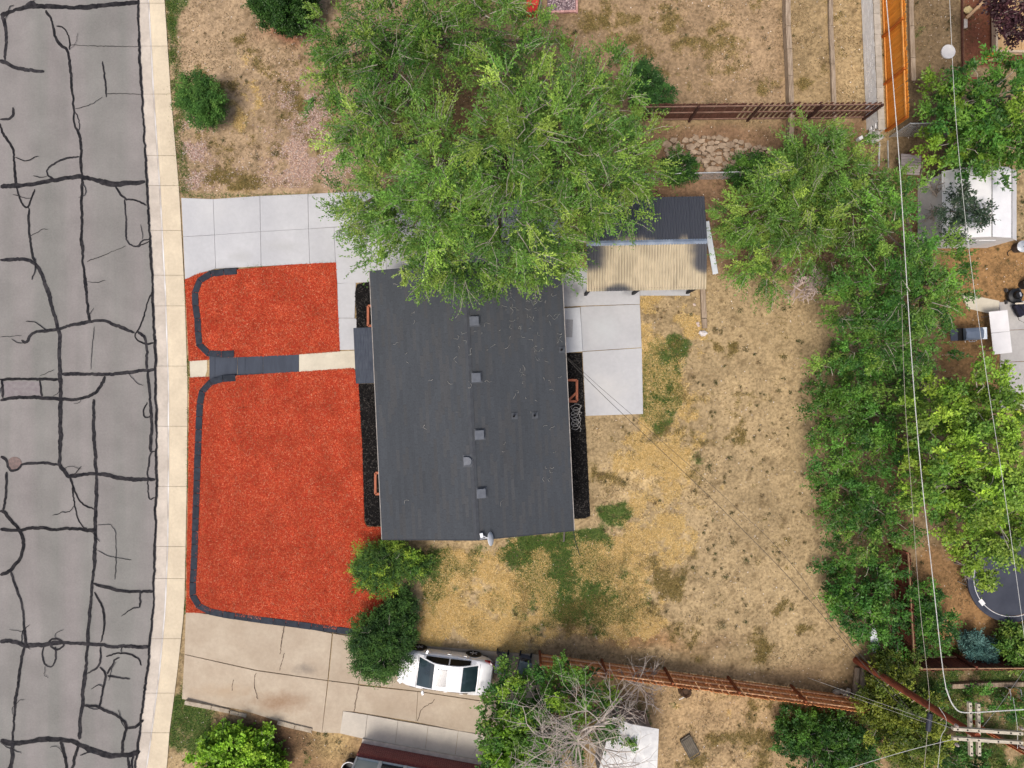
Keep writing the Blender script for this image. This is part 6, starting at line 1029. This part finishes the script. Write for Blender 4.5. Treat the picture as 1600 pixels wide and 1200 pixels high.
# top edge: red box, grey post, gravel bed with brick border
t = thing('red_box', 'bright red box at the top edge beside the grey post', 'box', P(832, 0)); m_ = MB(); m_.prism([P(a, b, .6)[:2] for a, b in ((822, -30), (842, -30), (841, 19), (823, 19))], .02, .6); m_.build('body', M('red_plastic', C(200, 52, 44), C(184, 42, 36), rough=.5), t, bevel=.03); m_ = MB(); m_.prism([P(a, b, .64)[:2] for a, b in ((821, -31), (843, -31), (842, 8), (822, 8))], .602, .64); m_.build('lid', M('red_lid', C(214, 66, 56), rough=.45), t, bevel=.02)
o = MB().tube([P(843, 33, .0), P(843, 33, 0) + Vector((0, 0, 2.6))], .045, 8).build('grey_post', galv); tag(o, 'slim grey metal post beside the red box at the top edge', 'post')
t = thing('gravel_bed', 'small gravel bed with pink brick border at the top edge', 'bed', P(880, 5)); m_ = MB(); m_.prism(pxy([(855, -40), (898, -40), (900, 18), (855, 20)]), -.02, .05); m_.build('base', M('gravel_base', C(150, 128, 132), C(110, 92, 96), scale=40, lo=.4, hi=.6), t)
rr = np.random.default_rng(5); n = 1500; x = rr.uniform(856, 898, n); y = rr.uniform(-38, 18, n); s = 1 / PXM; v, f, c = chip_mesh(np.c_[(x - 800) * s, (600 - y) * s, np.full(n, .055)], CL([(190, 166, 168), (130, 110, 116), (210, 192, 192), (96, 80, 86)]), (.05, .1), (.04, .08), rr, None, None, .2); gb = link_mesh('pebbles', np_mesh('pebbles', v - np.array(ORG[t])[None], f, c), M('gravel_stone', (1, 1, 1), attr='tint'), t); gb['kind'] = 'stuff'
pkb = M('pink_brick', C(220, 172, 164), C(200, 150, 142), scale=6, fine=.1, rand=.08); bme = box_mesh('brick', (.2, .1, .12), pkb)
for k in range(9): link_mesh('brick', bme, None, t, P(901, -36 + k * 6.8) - ORG[t], (0, 0, R(90)))
for k in range(7): link_mesh('brick', bme, None, t, P(858 + k * 6.8, 20.5 - k * .25) - ORG[t], (0, 0, .03))
# bits in the lower yards
t = thing('tree_stump', 'dark rotten stump below the rust fence', 'stump', P(1070, 1080)); MB().lathe(P(1070, 1078), [(.34, 0), (.27, .15), (.24, .34), (.2, .32), (.14, .2), (0, .18)], 12).build('stump', M('rotten_wood', C(96, 74, 56), C(48, 36, 28), scale=6, bump=.03), t); o = MB().tube([P(1061, 1093, .12), P(1074, 1087, .2)], .03, 6).build('white_stick', M('white_stick', C(220, 216, 208))); tag(o, 'short white stick lying beside the dark stump', 'stick')
t = thing('wire_crate', 'grey wire crate lying in the yard below the rust fence', 'crate', P(1078, 1168)); q = [P(a, b, .22) for a, b in ((1064, 1160), (1079, 1150), (1094, 1178), (1079, 1187))]; wm = M('dark_wire', C(92, 88, 80), C(76, 72, 66))
for i in range(4):
    a, b = q[i], q[(i + 1) % 4]; MB().bar(a, b, .035, .035).build('rim', wm, t)
    a2, b2 = a - Vector((0, 0, .2)), b - Vector((0, 0, .2)); MB().bar(a2, b2, .03, .03).build('rim', wm, t); MB().bar(a, a2, .03, .03).build('upright', wm, t)
m_ = MB(); m_.prism([p_[:2] for p_ in q], .03, .05); m_.build('tray', M('tray_grey', C(128, 120, 106), C(108, 100, 88), scale=6), t)
for k in range(1, 6):
    f = k / 6; MB().bar(q[0].lerp(q[1], f), q[3].lerp(q[2], f), .015, .015).build('bar', wm, t)
t = thing('garden_chair', 'small tan seated garden chair with white arms below the red-brown fence', 'chair', P(1582, 1084)); c = P(1582, 1082, .42); tanm = M('tan_cushion', C(186, 150, 90), C(170, 134, 78), scale=6); wp2 = M('white_plastic', C(232, 232, 232))
MB().box((c.x, c.y, .42), (.42, .40, .06), -.1).build('seat', tanm, t, bevel=.02); MB().box((c.x, c.y - .24, .62), (.44, .06, .42), -.1).build('backrest', tanm, t, bevel=.02)
for s in (-1, 1):
    MB().tube([(c.x + s * .25, c.y + .2, .02), (c.x + s * .26, c.y + .22, .6), (c.x + s * .26, c.y, .66), (c.x + s * .25, c.y - .24, .64), (c.x + s * .25, c.y - .28, .02)], .022, 6).build('arm', wp2, t)
timber_run('pale timber edging above the garden chair', [(1488, 1073), (1545, 1070.5), (1640, 1069)], .2, .22, .2, 'garden_timber')
o = MB().bar(P(1362, 982, .9), P(1370, 1018, .5), .35, .04).build('white_board', M('white_board_paint', C(232, 238, 244))); tag(o, 'short white board leaning in the lowest boundary bush', 'board')
o = MB().bar(P(1322, 1150, .9), P(1310, 1215, .7), .3, .05).build('pale_board', M('pale_weathered', C(206, 200, 188), C(180, 174, 164), scale=5)); tag(o, 'pale weathered board among the dark bush below the rust fence', 'board')
t = thing('junk_pile', 'pile of grey boards and sheeting at the lower end of the white wall', 'pile', P(1368, 216)); jm = M('grey_junk', C(186, 184, 178), C(150, 148, 144), scale=4, fine=.1)
for (a, b, za, zb_, w) in (((1350, 215), (1372, 196), .5, .5, .05), ((1352, 222), (1384, 200), .35, .4, .05), ((1361, 224), (1380, 212), .3, .45, .22), ((1358, 212), (1374, 206), .4, .42, .25), ((1373, 260), (1374, 222), .5, .55, .07), ((1388, 262), (1387, 220), .5, .6, .05)): MB().bar(P(*a, za), P(*b, zb_), w, .05).build('board', jm, t)
o = MB().box(P(1343, 217, .3), (.2, .16, .3), .5).build('white_box', M('white_plastic', C(232, 232, 232))); tag(o, 'small white box against the lower end of the white wall', 'box')

# ------------------------------------------------------------------ utility pole and wires
PT = 8.0; base = P(1338, 1032, 0); top = P(1527, 1150, PT); t = thing('utility_pole', 'leaning red-brown utility pole with doubled pale crossarms at the lower right', 'utility pole', base); pol = M('creosote_pole', C(158, 84, 58), C(112, 58, 42), scale=4, fine=.2, rough=.85, stretch=(3, 3, .5))
MB().tube([base - Vector((0, 0, .1)), base.lerp(top, .5), top + Vector((0, 0, .02))], [.17, .15, .125], 12).build('pole', pol, t)
arm_m = M('pale_crossarm', C(208, 200, 182), C(176, 166, 148), scale=5, fine=.12, stretch=(.6, 4, 1))
for (a, b, z) in (((1488, 1138), (1597, 1145.5), 8.1), ((1488, 1153), (1597, 1160), 8.1), ((1514.5, 1097), (1516.5, 1180), 7.6), ((1527.5, 1099), (1529, 1180), 7.6)):
    ar = MB().bar(P(*a, z), P(*b, z), .11, .13).build('crossarm', arm_m, t)
    for f in (.06, .2, .36, .64, .82, .95): p = P(*a, z).lerp(P(*b, z), f); MB().lathe((p.x, p.y, z + .065), [(.028, 0), (.03, .02), (0, .025)], 8).build('bolt', blkp, ar)
for (x, y, z) in ((1492, 1132, 8.1), (1593, 1136, 8.1), (1594, 1165, 8.1), (1493, 1162, 8.1)):
    p = P(x, y, z); MB().lathe((p.x, p.y, z), [(.03, 0), (.06, .04), (.04, .08), (.06, .12), (.03, .18), (0, .19)], 12).build('insulator', M('porcelain', C(176, 170, 166), C(150, 120, 110), rough=.3), t)
for k in range(9):
    f = .35 + k * .055; p = base.lerp(top, f); s = 1 if k % 2 else -1; MB().tube([p, p + Vector((s * .22, s * .16, 0))], .012, 5).build('pole_step', M('step_pale', C(206, 186, 170)), t)
MB().lathe(P(1450, 1128, 6.6) - Vector((0, .35, 0)), [(.09, 0), (.10, .05), (.10, .65), (.09, .7), (0, .7)], 14, (.12, 1, 0)).build('splice_case', M('splice_black', C(52, 56, 70), C(40, 44, 56), rough=.6), t)
def wire(label, pts, r_, mat, name='power_line'):
    p = [P(*q) for q in pts]; n = len(p); out = []
    for i in range(n - 1):
        for k in range(6): out.append(p[i].lerp(p[i + 1], k / 6))
    out.append(p[-1]); arr = np.array(out); ker = np.ones(5) / 5
    for a in range(3):
        e = np.r_[[arr[0, a]] * 2, arr[:, a], [arr[-1, a]] * 2]; sm_ = np.convolve(e, ker, 'valid'); sm_[0] = arr[0, a]; sm_[-1] = arr[-1, a]; arr[:, a] = sm_
    o = MB().tube([Vector(q) for q in arr], r_, 5, False).build(name, mat); return tag(o, label, 'wire')
al = M('aluminium_wire', C(222, 222, 218), C(200, 200, 196), rough=.4, spec=.5); blw = M('black_wire', C(60, 58, 56), C(80, 76, 72)); grw = M('grey_wire', C(176, 168, 156), C(150, 142, 132))
wire('thick pale cable running from the top edge past the orange fence to the pole', [(1380, -60, 7.6), (1394, 110, 7.2), (1406, 260, 7.0), (1416, 430, 6.9), (1427, 600, 6.9), (1440, 750, 7.0), (1457, 900, 7.1), (1472, 1040, 7.3), (1478, 1075, 7.4)], .015, al)
wire('bundled cable curving from the thick pale cable to the crossarms', [(1478, 1075, 7.4), (1486, 1098, 7.5), (1497, 1112, 7.6), (1512, 1114, 7.65), (1560, 1111, 7.7), (1660, 1105, 7.8)], .024, al)
wire('thin pale wire down the right side past the white shed and trampoline', [(1482, -40, 8.0), (1492, 180, 7.8), (1512, 380, 7.7), (1543, 600, 7.7), (1570, 770, 7.8), (1592, 930, 7.9), (1604, 1020, 8.0)], .008, al)
wire('thin grey wire just left of the thick cable above the boundary bushes', [(1407, 400, 6.4), (1413, 620, 6.3), (1425, 780, 6.3), (1437, 950, 6.4), (1450, 1060, 6.5), (1453, 1100, 6.6), (1444, 1200, 6.6)], .009, grw)
wire('black service wire from the house corner across the yard to the pole', [(882, 556, 3.3), (930, 606, 3.8), (1010, 682, 4.6), (1115, 782, 5.4), (1240, 908, 6.1), (1340, 1028, 6.6), (1412, 1108, 6.9), (1450, 1128, 7.0)], .011, blw)
wire('second dark service wire crossing the patio and dirt yard', [(882, 554, 3.3), (935, 603, 3.8), (985, 646, 4.2), (1060, 712, 4.9), (1120, 765, 5.3), (1230, 868, 5.9), (1310, 985, 6.4), (1430, 1118, 6.9)], .008, blw)
wire('pale wire from the rust fence end to the pole crossarms', [(1262, 1059, .02), (1488, 1138, 7.9)], .008, al)
wire('lower pale wire from the rust fence end to the dark splice case', [(1300, 1078, .02), (1455, 1132, 6.6)], .008, al)
wire('looped pale cable left of the crossarms', [(1467, 1105, 7.3), (1479, 1122, 7.4), (1478, 1138, 7.4), (1470, 1150, 7.3), (1468, 1175, 7.2), (1463, 1220, 7.1)], .008, al)
wire('pale guy wire slanting from crossarms to the garden chair', [(1535, 1136, 7.5), (1560, 1105, 5.5), (1590, 1062, 3.0), (1604, 1042, 1.5)], .008, al)
wire('pale wire running off the bottom edge left of the crossarms', [(1490, 1155, 8.0), (1420, 1172, 7.8), (1340, 1196, 7.6), (1280, 1215, 7.5)], .009, al)
wire('thin wire from the crossarm end off the right bottom', [(1583, 1090, 7.6), (1590, 1135, 8.1), (1590, 1170, 8.1)], .008, al)
